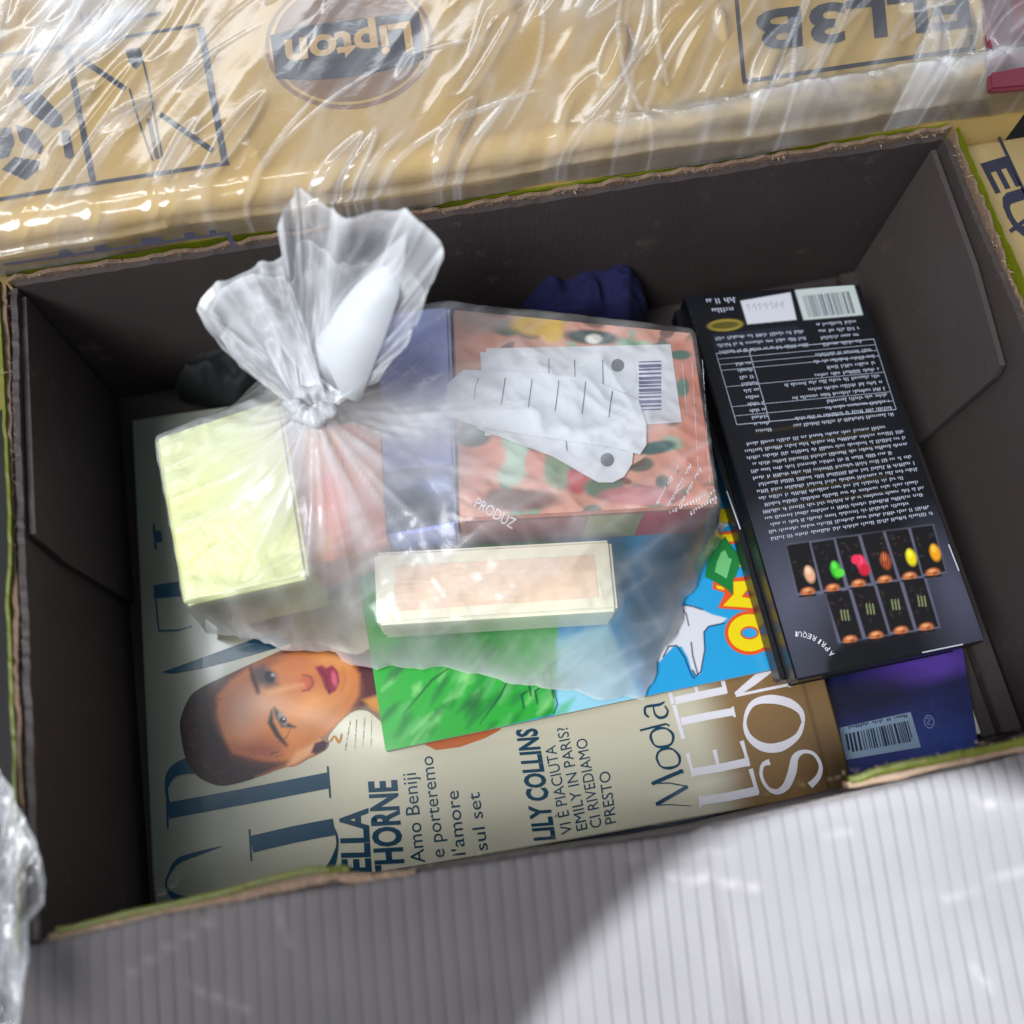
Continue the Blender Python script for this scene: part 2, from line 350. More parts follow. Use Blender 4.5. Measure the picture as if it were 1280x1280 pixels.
# the big near flap, folded outward, corrugation pressed through
def flapz():
    pitch = .0051; X = []; 
    for k in np.arange(-W2-.01, W2+.05, pitch):
        X += [k, k+pitch*.45, k+pitch*.86, k+pitch*.91, k+pitch*.95]
    X = np.array(X); gr = np.tile([0,-.00001,0,-.00016,-.00006], len(X)//5); v = np.linspace(0, .23, 90)
    XX, VV = np.meshgrid(X, v); G = np.tile(gr, (len(v), 1))
    G = G*(.2+1.4*fbm(XX*30, VV*20, 5))
    # edge line bulges outward in the middle, crushed
    e = -D2 - .0009 + bowf(XX) + .0010*(fbm(XX*60, 0*XX, 8)-.5) + .0012*np.exp(-((XX-.021)/.003)**2)
    xx = XX + VV*.10*(XX-.02)/.2 - .06*VV
    th = .36 + .10/(1+np.exp(-(XX-.02-.12*VV)/.004)) * -1 + .03*(fbm(XX*12, VV*12, 9)-.5)
    yy = e - VV*np.cos(th); zz = H + .0008 - VV*np.sin(th) + G + .0012*np.exp(-(VV/.003)**2)*-1 + .0011*np.exp(-((XX-.021-.10*VV)/.0022)**2)
    zz += .0025*(fbm(XX*14+3, VV*14, 11)-.5)
    # left end rounds off
    V = np.stack([xx, yy, zz], -1).reshape(-1, 3); i = np.arange(XX.size).reshape(XX.shape)
    q = np.stack([i[:-1,:-1], i[1:,:-1], i[1:,1:], i[:-1,1:]], -1).reshape(-1, 4)
    groove_tone = np.clip(1-np.tile([.0,0,0,.62,.20], (XX.shape[0], XX.shape[1]//5))*(.0+2*fbm(XX*40, VV*30, 15)), 0, 1)*(.9+.25*(fbm(XX*25, VV*25, 16)-.5))  # groove lines darkened unevenly, over a patchy tone
    c = lin((96,92,93))*groove_tone[...,None]
    rs = random.Random(77); sc = np.zeros(XX.shape)
    for k in range(26):
        x0 = rs.uniform(-.17,.16); v0 = rs.uniform(.0,.12); an = rs.uniform(-.6,1.4); l_ = rs.uniform(.006,.035); x1, v1 = x0+l_*math.cos(an), v0+l_*math.sin(an)
        t_ = np.clip(((XX-x0)*(x1-x0)+(VV-v0)*(v1-v0))/(l_*l_), 0, 1); d_ = np.hypot(XX-x0-t_*(x1-x0), VV-v0-t_*(v1-v0)+.0012*(fbm(XX*200, VV*200, k)-.5))
        sc = np.maximum(sc, np.exp(-(d_/.0009)**2)*rs.uniform(.1,.3))
    c = c*(1-sc[...,None]) + lin((150,144,142))*sc[...,None]
    c = c*(1+.10*(fbm(XX*70, VV*70, 19)-.5))[...,None]
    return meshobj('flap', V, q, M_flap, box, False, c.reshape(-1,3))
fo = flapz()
so_ = fo.modifiers.new('thick', 'SOLIDIFY'); so_.thickness = .0022; so_.offset = -1
# pale worn scuffs and fibres along the raw edges
Q = []
def fibres(name, a, b, n, z, ln, m, parent, seed):
    r = random.Random(seed); V = []; Fc = []
    for k in range(n):
        t = r.random(); p = np.array(a)*(1-t)+np.array(b)*t + np.array([r.uniform(-.001,.001), r.uniform(-.001,.001)])
        an = r.uniform(0, 6.3); l = ln*r.uniform(.3, 1); wd = .00012; dx, dy = math.cos(an)*l, math.sin(an)*l; i = len(V); zz = z+r.uniform(-.0006,.001)
        V += [(p[0], p[1], zz), (p[0]+wd, p[1]+wd, zz), (p[0]+dx*.5+wd, p[1]+dy*.5, zz+r.uniform(0,.0012)), (p[0]+dx*.5, p[1]+dy*.5-wd, zz+r.uniform(0,.0012)), (p[0]+dx, p[1]+dy, zz+r.uniform(-.001,.0012))]
        Fc += [(i,i+1,i+2,i+3), (i+3,i+2,i+4)]
    o = meshobj(name, V, Fc, m, parent); o['kind'] = 'stuff'; return o
M_fib = mat('torn_fibre', (160,140,120), .9, .2, 300, 0)
fibres('torn_fibres', (-W2,D2+.002), (W2,D2+.002), 340, H+.0012, .0022, M_fib, box, 1)
fibres('torn_fibres', (-W2-.002,D2), (-W2-.002,-D2), 120, H+.0004, .002, M_fib, box, 2)
fibres('torn_fibres', (W2+.002,D2), (W2+.002,-D2), 160, H+.0006, .003, M_fib, box, 3)
fibres('torn_fibres', (-W2,-D2-.001), (W2,-D2-.001), 260, H+.0010, .002, M_fib, box, 4)

# ------------------------------------------------------------------ purple magazine underneath
pm = thing('magazine', 'dark blue and purple magazine with barcode, lying lowest at the right', 'magazine')
def pquad(x0, x1, y0, y1): return [(x0,y0),(x1,y0),(x1,y1),(x0,y1)]
prism('page_block', pquad(-.120,.1655,-.1145,.098), .0005, .0078, M_pages, pm, .0004)
out = [(1000,840),(1185,795),(1235,960),(1190,975),(1000,1010)]
pc = Paint([(700,760),(1195,760),(1232,985),(1200,1060),(700,1060)], .0080, 1.6, (26,32,70), 1.3)
pc.ell(1130, 940, 130, 60, (40,50,120), 0, 1.5, .8); pc.ell(1150, 835, 70, 20, (88,60,160), -12, .8, .9); pc.ell(1080, 870, 70, 26, (18,18,34), -12, .9, .8); pc.ell(1180,940,40,40,(50,70,140),0,1,.6); pc.grain(.3, 40)
pc.build('cover', M_cover, pm)
bl = [(1049,910),(1138,890),(1151,934),(1056,950)]
bp_ = polys('barcode_panel', [bl], .0080, mat('pale_blue_label', (150,175,200), .35, .03, 100, 0), pm, off=.0002)
Q = []; r = random.Random(5); t = .06
while t < .93:
    wd = r.choice([.012,.02,.03]); 
    def bi(u, v): 
        p = [np.array(q, float) for q in bl]; return tuple((p[0]*(1-u)+p[1]*u)*(1-v)+(p[3]*(1-u)+p[2]*u)*v)
    v1 = .80 if .1 < t < .88 else .72
    Q.append([bi(t,.22), bi(t+wd,.22), bi(t+wd,v1), bi(t,v1)]); t += wd + r.choice([.012,.02,.028])
polys('barcode', Q, .0080, M_ink, bp_, off=.0004)
ticks('printed_text', [(1060,908,1132,893,4)], .0080, M_ink, pm, 3.0, off=.0004, seed=9)
M_paleblue = mat('pale_blue_print', (130,150,195), .4, .05, 100, 0)
polys('emblem', strip([(1159,894),(1165,897),(1167,904),(1163,910),(1158,908),(1155,901),(1159,894)], 1.4), .0080, M_paleblue, pm)
polys('emblem', strip([(1158,898),(1163,899),(1159,904),(1164,906)], 1.2), .0080, M_paleblue, pm)
ticks('printed_text', [(1162,873,1184,930,4)], .0080, M_paleblue, pm, 2.4, seed=11)

# ------------------------------------------------------------------ fashion magazine
fm = thing('magazine', 'glossy cream fashion magazine with a short-haired woman on its cover, beneath the plastic bag', 'magazine')
ZF = .0150
def zf(x, y):
    e = np.clip((-.096 - y + .03*(x+.17)*-1)/.024, 0, 1)
    e2 = np.clip((-.145 - x)/.035, 0, 1)
    return ZF - .0030*e**2.2 - .0012*e2**2 + .0011*np.sin((y+.1)*30)*np.exp(-((x+.10)/.07)**2) + .0006*np.sin(x*38+y*22)
a_ = -.0297; ca, sa = math.cos(a_), math.sin(a_)
def mg(u, v): return (-.1764+ca*u-sa*v, .0967+sa*u+ca*v)
prism('page_block', [mg(.0005,-.2120), mg(.2845,-.2120), mg(.2845,-.0005), mg(.0005,-.0005)], .0085, .0105, M_pages, fm, .0004)
# cover sheet on a grid
cw = Paint([(160,500),(1030,500),(1030,500),(1100,1140),(160,1140)], ZF, 2.0, (214,208,184), 1.12)
gx, gy = np.meshgrid(np.linspace(0, .285, 320), np.linspace(-.2140, 0, 240))
wx = -.1764+ca*gx-sa*gy; wy = .0967+sa*gx+ca*gy
t = np.clip((gx-.222+.02*(gy+.1))/.022, 0, 1); t = t*t*(3-2*t)
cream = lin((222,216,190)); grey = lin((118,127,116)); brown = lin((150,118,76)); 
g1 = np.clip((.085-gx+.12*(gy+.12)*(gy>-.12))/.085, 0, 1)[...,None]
C = cream*(1-g1)+grey*g1  # left side greyed: backdrop tone plus the left wall's shade painted in
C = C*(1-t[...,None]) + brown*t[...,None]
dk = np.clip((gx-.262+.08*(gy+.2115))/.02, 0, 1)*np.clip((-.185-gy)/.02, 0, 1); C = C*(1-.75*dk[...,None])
seam = np.exp(-((gx-.2755)/.0006)**2)[...,None]; C = C*(1-.45*seam)
C = C*(1+.05*(fbm(gx*80, gy*80, 3)-.5))[...,None]
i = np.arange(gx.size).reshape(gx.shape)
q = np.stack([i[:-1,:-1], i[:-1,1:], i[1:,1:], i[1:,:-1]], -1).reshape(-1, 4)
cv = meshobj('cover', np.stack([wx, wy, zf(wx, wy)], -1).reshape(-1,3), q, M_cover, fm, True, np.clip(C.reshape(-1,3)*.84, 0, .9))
sm = cv.modifiers.new('thick', 'SOLIDIFY'); sm.thickness = .0040; sm.offset = -1
def c8(x, y): return (160+x/2.6667, 780+y/2.6667)
def c8l(l): return [c8(x, y) for x, y in l]
def fmk(name, pl, m=M_navy, off=.00018): return polys(name, pl, ZF, m, fm, zf, off)
# masthead letters, traced as broad and fine strokes
fmk('masthead_letter', strip(c8l([(312,741),(235,764),(165,790),(135,830),(122,866),(138,900),(205,932),(400,948),(570,905),(660,830),(696,745),(690,690),(664,668),(640,680)]), [.6,5,7,3,2.4,6,15,22,20,12,3,3,3,5]))
fmk('masthead_letter', strip(c8l([(410,735),(550,702),(688,676)]), 21, 2) + strip(c8l([(404,684),(410,790)]), 2.4, 1))
fmk('masthead_letter', strip(c8l([(130,622),(400,573),(672,521)]), 20, 2) + strip(c8l([(127,565),(130,682)]), 2.4, 1) + strip(c8l([(667,475),(675,580)]), 2.4, 1) + strip(c8l([(134,600),(126,545),(150,492),(220,470),(330,480)]), [3,4,14,22,20]))
fmk('masthead_letter', [[(201,840),(254,822),(335,793),(360,797),(363,806),(347,811),(300,824),(254,836),(216,842)], [(361,790),(363,790),(368,812),(366,812)]])
fmk('masthead_letter', [[(191,731),(229,726),(231,745),(192,748)]] + strip([(194,749),(196,770),(198,789)], 2, 1) + strip([(198,788),(222,788),(240,783)], 2.2, 1))
fmk('masthead_letter', [[(190,655),(193,655),(194,663),(201,663),(203,677),(195,678),(196,686),(193,686)]])
# lettering
def ft(s, p0, p1, p2, bold=0, m=M_navy): return text(s, p0, p1, p2, ZF, m, fm, 'lettering', bold, zf, .00018)
ft('BELLA', (463,1112), (459,1010), (428,1113), .035)
ft('THORNE', (505,1100), (495,975), (470,1102), .035)
ft('Amo Beniji', (531,1078), (520,966), (513,1080))
ft('e porteremo', (556,1071), (541,945), (539,1073))
ft("l'amore", (582,1068), (573,988), (565,1070))
ft('sul set', (610,1062), (599,990), (594,1064))
ft('LILY COLLINS', (694,1049), (670,910), (668,1051), .035)
ft('VI È PIACIUTA', (716,1041), (694,931), (702,1044))
ft('EMILY IN PARIS?', (735,1036), (709,908), (721,1039))
ft('CI RIVEDIAMO', (753,1033), (733,922), (739,1036))
ft('PRESTO', (771,1028), (762,963), (757,1031))
# Moda, drawn in thin serif strokes
def c3(x, y): return (800+x/4.571, 820+y/4.571)
def c3l(l): return [c3(x, y) for x, y in l]
fmk('lettering', strip(c3l([(298,856),(175,848),(95,852)]), [.8,1.2,1.4], 1) + strip(c3l([(95,848),(180,800),(275,745)]), 5, 1) + strip(c3l([(275,745),(170,725),(65,728)]), 1.6, 1) + strip(c3l([(70,730),(160,690),(245,655)]), 5, 1) + strip(c3l([(225,650),(246,655),(246,672)]), 1.6, 1))
fmk('lettering', strip(c3l([(95,585),(120,630),(170,640),(220,620),(225,575),(190,535),(145,528),(105,550),(95,585)]), [3,2,4,2.6,3.6,2,4,2.6,3]))
fmk('lettering', strip(c3l([(62,470),(85,510),(130,520),(180,500),(188,450),(150,415),(100,415),(65,440),(62,470)]), [3.6,2,4,2.6,3.6,2,4,2.6,3.6]) + strip(c3l([(0,425),(80,405),(150,388)]), [2.6,3,2.6], 1) + strip(c3l([(150,388),(170,400)]), 2, 1))
fmk('lettering', strip(c3l([(52,350),(30,330),(30,295),(60,285),(110,278),(140,262)]), [2.4,3,3,3.6,3.6,2]) + strip(c3l([(75,285),(85,330),(110,352),(145,345),(158,315),(140,285)]), [1.6,2.4,3.6,3.6,2.4,1.6]))
# LE TE SON in white
W = M_white
fmk('headline_letter', strip(c3l([(345,828),(500,805),(680,768)]), 11, 1) + strip(c3l([(345,795),(352,865)]), 3, 1) + strip(c3l([(676,785),(655,720),(632,645)]), [5.5,4.5,5.5], 1), W)
fmk('headline_letter', strip(c3l([(310,663),(450,640),(625,603)]), 10, 1) + strip(c3l([(308,690),(290,620),(272,555)]), [5,4,5], 1) + strip(c3l([(620,630),(600,550),(580,485)]), [5,4,5.5], 1) + strip(c3l([(450,640),(425,535)]), [3.5,5.5], 1), W)
fmk('headline_letter', strip(c3l([(235,375),(380,345),(535,318)]), 9.5, 1) + strip(c3l([(250,475),(222,380),(195,280)]), [5.5,4,5.5], 1) + strip(c3l([(527,290),(540,350)]), 3, 1), W)
fmk('headline_letter', strip(c3l([(200,255),(340,225),(490,195)]), 9.5, 1) + strip(c3l([(188,275),(168,188)]), [4.5,5], 1) + strip(c3l([(490,215),(465,120)]), [4.5,5.5], 1) + strip(c3l([(330,222),(312,158)]), [3.5,5], 1), W)
fmk('headline_letter', strip(c3l([(975,740),(1020,690),(1030,625),(990,560),(930,548),(885,580),(870,660),(840,740),(790,775),(735,755),(695,690),(700,625),(740,605)]), [9,7,4.5,4,5,9,11,10,7,4,4,5,8]), W)
fmk('headline_letter', strip(c3l([(930,380),(895,460),(800,520),(700,520),(620,460),(598,370),(640,275),(740,248),(850,270),(915,320),(930,380)]), [4,7,12,11,7,4,7,11,11,7,4]), W)
fmk('headline_letter', strip(c3l([(545,228),(700,195),(850,165)]), 3.5, 1) + strip(c3l([(850,150),(853,180)]), 3, 1) + strip(c3l([(545,222),(640,150),(750,62)]), [6,10,11], 1) + strip(c3l([(600,70),(760,40)]), 3, 1), W)
# portrait
po = Paint([(215,778),(486,778),(486,955),(440,975),(300,1000),(215,985)], ZF, .75, (200,198,180), .95)
X, Y = po.X, po.Y
po.C[:] = np.where((X < 318)[..., None], lin((34,10,18)), lin((150,84,50)))
po.poly([(404,900),(420,880),(500,885),(500,960),(404,960)], (150,132,112), 4)
def P8(l, c, soft=2, op=1): po.poly(c8l(l), c, soft, op)
def E8(x, y, rx, ry, c, ang=0, soft=.4, op=1): po.ell(*c8(x, y), rx/2.667, ry/2.667, c, ang, soft, op)
def S8(l, wd, c, soft=1.5, op=1): po.line(c8l(l), [v/2.667 for v in wd] if hasattr(wd, '__len__') else wd/2.667, c, soft, op)
P8([(700,260),(830,180),(860,330),(800,290),(740,300),(640,390)], (120,104,86), 12)
P8([(735,100),(830,90),(850,230),(800,270),(740,290),(735,200)], (84,38,46), 6)
P8([(785,255),(850,235),(860,310),(815,285)], (205,140,70), 6)
P8([(178,372),(176,320),(205,250),(245,215),(300,190),(420,150),(480,200),(560,430),(520,465),(450,500),(370,525),(300,535),(235,505),(195,450)], (34,10,18), 5)
P8([(455,120),(540,85),(620,72),(690,95),(760,115),(700,140),(560,130)], (58,30,36), 5)
P8([(298,240),(345,190),(400,150),(470,115),(560,98),(660,100),(740,125),(775,170),(770,240),(735,300),(690,345),(655,375),(600,410),(560,450),(500,462),(420,450),(350,430),(322,380),(300,310)], (206,122,60), 6)
P8([(298,240),(345,190),(400,150),(460,120),(500,180),(460,260),(400,330),(330,350),(305,300)], (170,98,66), 30, .8)
P8([(340,400),(450,380),(520,400),(500,462),(420,455),(350,430)], (140,62,52), 22, .8)
E8(640, 280, 110, 60, (232,160,92), -35, 1.2, .8); E8(480, 250, 60, 70, (214,150,104), 0, 1.2, .7)
E8(690, 130, 60, 26, (226,150,80), 10, 1, .8); E8(560, 130, 60, 26, (188,110,64), 0, 1, .7)
E8(385, 300, 62, 78, (206,186,170), 20, 1.3, .35); P8([(560,330),(700,250),(760,200),(770,250),(690,345),(600,410)], (150,84,44), 26, .45); E8(470,130,60,16,(120,60,44),-20,1,.5)
P8([(415,150),(455,138),(495,170),(505,205),(470,215),(430,200)], (64,60,76), 10, .9); E8(474, 178, 20, 17, (28,24,34), 60, .5); E8(486, 172, 7, 6, (150,160,180), 0, .8, .9)
S8([(436,228),(420,180),(412,150)], [14,20,8], (40,16,22), 5, .95)
S8([(560,345),(520,335),(500,300),(490,280)], [6,22,20,6], (34,16,24), 4, 1); E8(518, 318, 24, 12, (160,140,136), 65, .6, .9); E8(519, 322, 12, 11, (20,18,24), 0, .5); E8(522,318,3,3,(230,230,235),0,.6)
S8([(530,405),(500,370),(478,330),(482,290)], [8,18,20,8], (40,14,18), 4, 1); S8([(545,350),(530,380),(500,395)], [3,4,2], (90,44,40), 3, .7)
E8(560, 200, 50, 34, (196,118,72), 20, 1, .7); E8(600, 198, 26, 24, (196,84,62), 0, .9, .85); S8([(585,172),(612,178),(620,200),(605,222),(585,225)], [4,6,7,6,4], (110,44,44), 2.5, .9); S8([(470,230),(530,215),(585,205)], [10,14,10], (236,176,120), 8, .6)
E8(668,190,48,56,(170,96,60),0,1,.5); P8([(626,146),(650,140),(662,150),(684,140),(702,160),(708,195),(695,225),(672,238),(658,215),(648,185)], (140,24,52), 3); E8(690, 185, 9, 24, (216,96,120), -10, .8, .8); S8([(640,152),(662,175),(675,232)], [3,4,3], (70,10,26), 2); S8([(720,150),(728,190),(712,225)], [8,8,8], (180,104,60), 6, .6)
P8([(560,430),(640,385),(662,395),(640,425),(590,450),(560,470),(530,475)], (222,158,110), 6); P8([(612,430),(625,398),(655,388),(670,398),(660,420),(630,435)], (64,26,48), 3)

rs = random.Random(5)
for k in range(150):
    an = rs.uniform(2.2, 4.3); rx, ry = rs.uniform(.80, 1.0), rs.uniform(.80, 1.0); cx_, cy_ = 400, 345
    x0, y0 = cx_+225*rx*math.cos(an), cy_-175*ry*math.sin(an)+20
    S8([(x0, y0), (x0+rs.uniform(8,30), y0+rs.uniform(-26,26))], [1, 2.5], rs.choice([(70,34,34),(96,52,44),(20,6,12),(54,24,30)]), 2, .55)
for k in range(12):
    x0, y0 = rs.uniform(400,500), 455+rs.uniform(-25,30); S8([(x0,y0),(x0+rs.uniform(10,34),y0-rs.uniform(4,18))], [3,1], rs.choice([(60,26,28),(34,12,18)]), 2.5, .6)
pass
# cut the figure out of the sheet: outline follows hair, face and neck
po.outline = c8l([(176,372),(175,315),(205,245),(245,212),(300,186),(400,140),(455,116),(540,80),(620,66),(690,88),(765,105),(832,85),(862,245),(862,335),(800,292),(742,300),(672,372),(672,402),(655,425),(600,452),(560,474),(520,480),(450,505),(370,530),(300,538),(233,508),(193,452)])
_p = np.array(po.outline); _n = len(_p); _o = []
for _i in range(_n):
    a0, a1, a2, a3 = _p[_i-1], _p[_i], _p[(_i+1) % _n], _p[(_i+2) % _n]
    for t in (0, .25, .5, .75): _o.append(tuple(.5*((2*a1)+(-a0+a2)*t+(2*a0-5*a1+4*a2-a3)*t*t+(-a0+3*a1-3*a2+a3)*t**3)))
po.outline = _o
po.grain(.05, 3); po.build('portrait', M_portrait, fm, zf, .00030)
# a hint of the orange garment below the comic's edge
fmk('orange_garment_print', [[(520,925),(545,918),(590,908),(625,905),(626,912),(606,923),(575,934),(545,938)]], mat('orange_print', (190,100,50), .3, .1, 60, 0))
ticks('small_print', [(432,936,438,902,3),(444,934,446,900,3),(454,932,456,898,3),(464,930,465,894,3)], ZF, M_ink, fm, 2.2, off=.00045, seed=21, zf=zf)
fmk('small_emblem', strip([(413,928),(419,921),(424,929),(428,918)], 2.2), mat('gold_print', (196,130,50), .4, .1, 60, 0), .00035)

# ------------------------------------------------------------------ comic
ZC = .0215
cm = thing('comic_book', 'bright blue and green comic with yellow and red letters, half under the plastic bag', 'comic')
cq = [(482,939),(974,835),(920,560),(440,672)]
wq = pq(cq, ZC)
prism('page_block', [tuple(p[:2]) for p in wq], .0168, ZC-.0002, M_pages, cm, .0003)
cp = Paint(cq, ZC, 1.0, (34,158,214), 1.0)
cp.poly([(430,640),(700,600),(697,800),(694,892),(480,945)], (34,168,50), 2)
cp.poly([(696,800),(760,780),(805,880),(695,900)], (150,210,230), 8)
rr = random.Random(2)
for k in range(110):
    x = rr.uniform(470, 690); y = rr.uniform(820, 945); an = math.radians(rr.uniform(-62,-40)); l = rr.uniform(14, 42)
    c = rr.choice([(150,222,140),(104,186,110),(20,120,50),(14,96,44),(50,180,66),(60,160,70)])
    cp.line([(x,y),(x+math.cos(an)*l*.5, y+math.sin(an)*l*.5),(x+math.cos(an)*l, y+math.sin(an)*l)], [2, rr.uniform(4,13), 2], c, 7, .6)
cp.line([(505,892),(540,850),(575,825)], [1,3,1], (8,92,46), 2); cp.line([(600,905),(625,870),(640,840)], [1,3,1], (8,92,46), 2)
for x, y in ((655,885),(664,870),(672,880),(682,860),(692,872),(690,850)): cp.line([(x,y),(x-3,y-16),(x+5,y-22)], [2,3,1], (14,60,50), 1.2, .9)
cp.line([(692,860),(697,880),(692,892)], 1.5, (14,60,50))
# white pointed splash with navy outline
sw = [(850,757),(866,757),(890,768),(909,773),(902,779),(885,783),(880,790),(881,815),(876,842),(870,845),(864,836),(860,822),(852,808),(842,808),(832,818),(824,828),(820,822),(830,802),(838,785)]
cp.poly(sw, (214,216,224), 1.4)
cp.line([(850,755),(866,758),(878,762)], 1.8, (18,28,70)); cp.line([(905,779),(886,783),(880,790),(881,812),(876,840),(870,845),(866,838)], 1.8, (18,28,70)); cp.line([(864,803),(866,820),(872,842)], 1.8, (18,28,70))
cp.line([(829,821),(836,808),(846,807),(856,822),(864,843),(868,848)], 1.8, (18,28,70)); cp.line([(850,757),(858,768),(861,782)], 1.6, (18,28,70))
cp.build('cover', M_cover, cm, None, .0)
M_yel = mat('yellow_print', (236,212,10), .3, .04, 60, 0); M_red = mat('orange_red_print', (224,84,30), .3, .04, 60, 0); M_gem = mat('green_print', (20,122,52), .3, .12, 150, 0); M_gem2 = mat('light_green_print', (110,190,120), .3, .1, 150, 0)
def cj(x, y): return (880+x/5.818, 640+y/5.818)
def cjl(l): return [cj(x, y) for x, y in l]
def ring(cx, cy, rx, ry, wd): return strip(cjl([(cx+rx*math.cos(a), cy+ry*math.sin(a)) for a in np.linspace(0, 2*math.pi, 19)]), wd, 2)
polys('letter_outline', ring(330, 880, 118, 98, 21.5), ZC, M_red, cm); polys('letter', ring(330, 880, 112, 92, 15), ZC, M_yel, cm, off=.0004)
polys('letter_outline', [cjl([(190,480),(370,470),(355,540),(300,600),(420,600),(440,730),(100,700),(150,590),(60,560),(65,510)])], ZC, M_red, cm, off=.0005)
polys('letter', [cjl([(210,510),(345,500),(330,540),(270,620),(390,640),(410,705),(135,685),(215,600)]), cjl([(85,535),(130,545),(150,570),(95,560)])], ZC, M_yel, cm, off=.0006)
polys('letter_outline', [cjl([(40,150),(250,140),(260,230),(120,240),(20,330),(0,360),(0,250)])], ZC, M_red, cm, off=.0005)
polys('letter', [cjl([(55,170),(240,160),(245,215),(110,220),(40,290),(5,340),(10,250)]), cjl([(110,-20),(180,-20),(190,60),(130,110),(105,90)]), cjl([(230,350),(290,330),(295,400),(250,400)])], ZC, M_yel, cm, off=.0006)
polys('green_leaf_print', [cjl([(150,180),(200,260),(275,350),(235,440),(210,500),(205,610),(160,560),(60,500),(5,475),(20,380),(60,270)])], ZC, M_gem, cm, off=.0008)
polys('green_leaf_print', [cjl([(120,300),(150,280),(175,340),(200,345),(160,490),(130,470),(75,440),(90,370)])], ZC, M_gem2, cm, off=.0010)

# ------------------------------------------------------------------ black boxes
ZB = .045
bk = thing('chocolate_box', 'flat black box of assorted chocolates, printed back face up with upside-down text', 'box')
bq = [(855,368),(1075,354),(1233,801),(996,851)]
B = pq(bq, ZB)
prism('carton_body', [tuple(p[:2]) for p in B], .0335, ZB-.0002, M_black, bk, .0008)
def Bpx(u, v):
    p = (B[0]*(1-u)+B[1]*u)*(1-v)+(B[3]*(1-u)+B[2]*u)*v; return p
M_txt = None
bpn = Paint([(857,370),(1073,356),(1230,800),(997,848)], ZB, 1.0, (13,14,20), 1.0)
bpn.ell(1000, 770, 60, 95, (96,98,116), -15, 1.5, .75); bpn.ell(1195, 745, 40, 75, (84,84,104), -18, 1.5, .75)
bpn.ell(1085, 800, 90, 60, (14,14,20), -12, 1.0, .6)
def c7(x, y): return (960+x/4.571, 640+y/4.571)
pics = [[(105,190),(235,170),(300,450),(170,465)],[(245,175),(375,155),(440,430),(315,445)],[(385,150),(515,135),(590,405),(460,420)],[(530,130),(655,110),(740,385),(610,395)],[(670,110),(800,95),(880,365),(755,375)],[(815,90),(940,75),(1015,340),(885,355)],
 [(330,470),(460,445),(540,725),(415,740)],[(475,435),(605,420),(690,700),(560,715)],[(620,410),(750,395),(835,675),(700,685)],[(770,390),(890,375),(975,655),(850,665)]]
bpn.poly([c7(*p) for p in [(105,185),(945,70),(1020,345),(900,362),(985,660),(400,750),(330,470),(165,475)]], (104,102,122), 3, .85)
cols = [(226,170,136),(60,190,40),(232,50,84),(176,84,44),(232,212,20),(238,160,20)]
cen = [(238,352),(388,325),(535,290),(672,275),(818,255),(955,228)]
for n, p in enumerate(pics):
    bpn.poly([c7(*q) for q in p], (20,18,20), 1.5)
    bx, by = c7((p[2][0]+p[3][0])/2-8, (p[2][1]+p[3][1])/2-16)
    r = random.Random(n)
    for _ in range(9):
        uu, vv = r.random()*.8+.1, r.random()*.6+.1; a = [np.array(c7(*q)) for q in p]
        q = (a[0]*(1-uu)+a[1]*uu)*(1-vv)+(a[3]*(1-uu)+a[2]*uu)*vv
        bpn.ell(q[0], q[1], 2.6, 1.2, r.choice([(60,34,30),(50,56,30),(70,30,40),(40,40,56)]), r.uniform(0,180), .6, .8)
    bpn.ell(bx, by+3, 8.5, 5.5, (196,112,64), -8, .5); bpn.ell(bx-1, by+1, 4, 2, (236,170,116), -8, .9, .8); bpn.ell(bx+3, by+4, 3, 2, (120,60,30), -8, .9, .7); bpn.line([(bx-10,by+9),(bx+10,by+7)], 2.4, (20,18,20))
    if n < 6:
        x, y = c7(*cen[n]); bpn.ell(x, y+1, 6.2, 10.5, cols[n], -18, .5)
        bpn.ell(x-2, y-4, 3, 5, tuple(min(255, v+50) for v in cols[n]), -18, .9, .7)
        if n == 2: bpn.ell(x-7, y-4, 6, 6, cols[n], 0, .4); bpn.ell(x+4, y+9, 7, 7, (200,30,60), 0, .5)
        if n == 1: bpn.ell(x+5, y+5, 6, 5, (90,214,60), 0, .5)
        if n == 3:
            for s in range(4): bpn.line([(x-5+3*s, y-12), (x-3+3*s, y+10)], 1, (84,30,20), 1)
    else:
        x, y = c7(p[0][0]+105, p[0][1]+110)
        for s in range(3): bpn.line([(x-4+4*s, y-4), (x-2+4*s, y+8)], 1.6, (150,160,110), 1.5, .8)
bpn.ell(1075, 828, 42, 26, (8,8,12), -12, .25, .95)
def c5(x, y): return (860+x/5.12, 340+y/5.12)
bpn.poly([c5(*q) for q in [(335,185),(655,130),(695,305),(380,335)]], (205,206,214), 1.6)
bpn.poly([c5(*q) for q in [(683,115),(1060,75),(1120,275),(740,308)]], (190,200,196), 1.6)
r = random.Random(8); u = .10
while u < .9:
    wd = r.choice([.012,.02,.035]); a = [np.array(c5(*q)) for q in [(683,115),(1060,75),(1120,275),(740,308)]]
    f = lambda u, v: tuple((a[0]*(1-u)+a[1]*u)*(1-v)+(a[3]*(1-u)+a[2]*u)*v)
    bpn.poly([f(u,.22), f(u+wd,.22), f(u+wd,.92), f(u,.92)], r.choice([(50,50,76),(70,66,104),(40,50,50)]), 1.6, .85); u += wd+r.choice([.012,.02,.03])
bpn.ell(*c5(238,340), 22, 7.5, (150,134,50), -4, .25); bpn.ell(*c5(238,340), 18, 4.5, (90,80,28), -4, .3)
bpn.poly([c5(*q) for q in [(150,400),(700,340),(745,440),(170,500)]], (30,36,50), 3, .8)
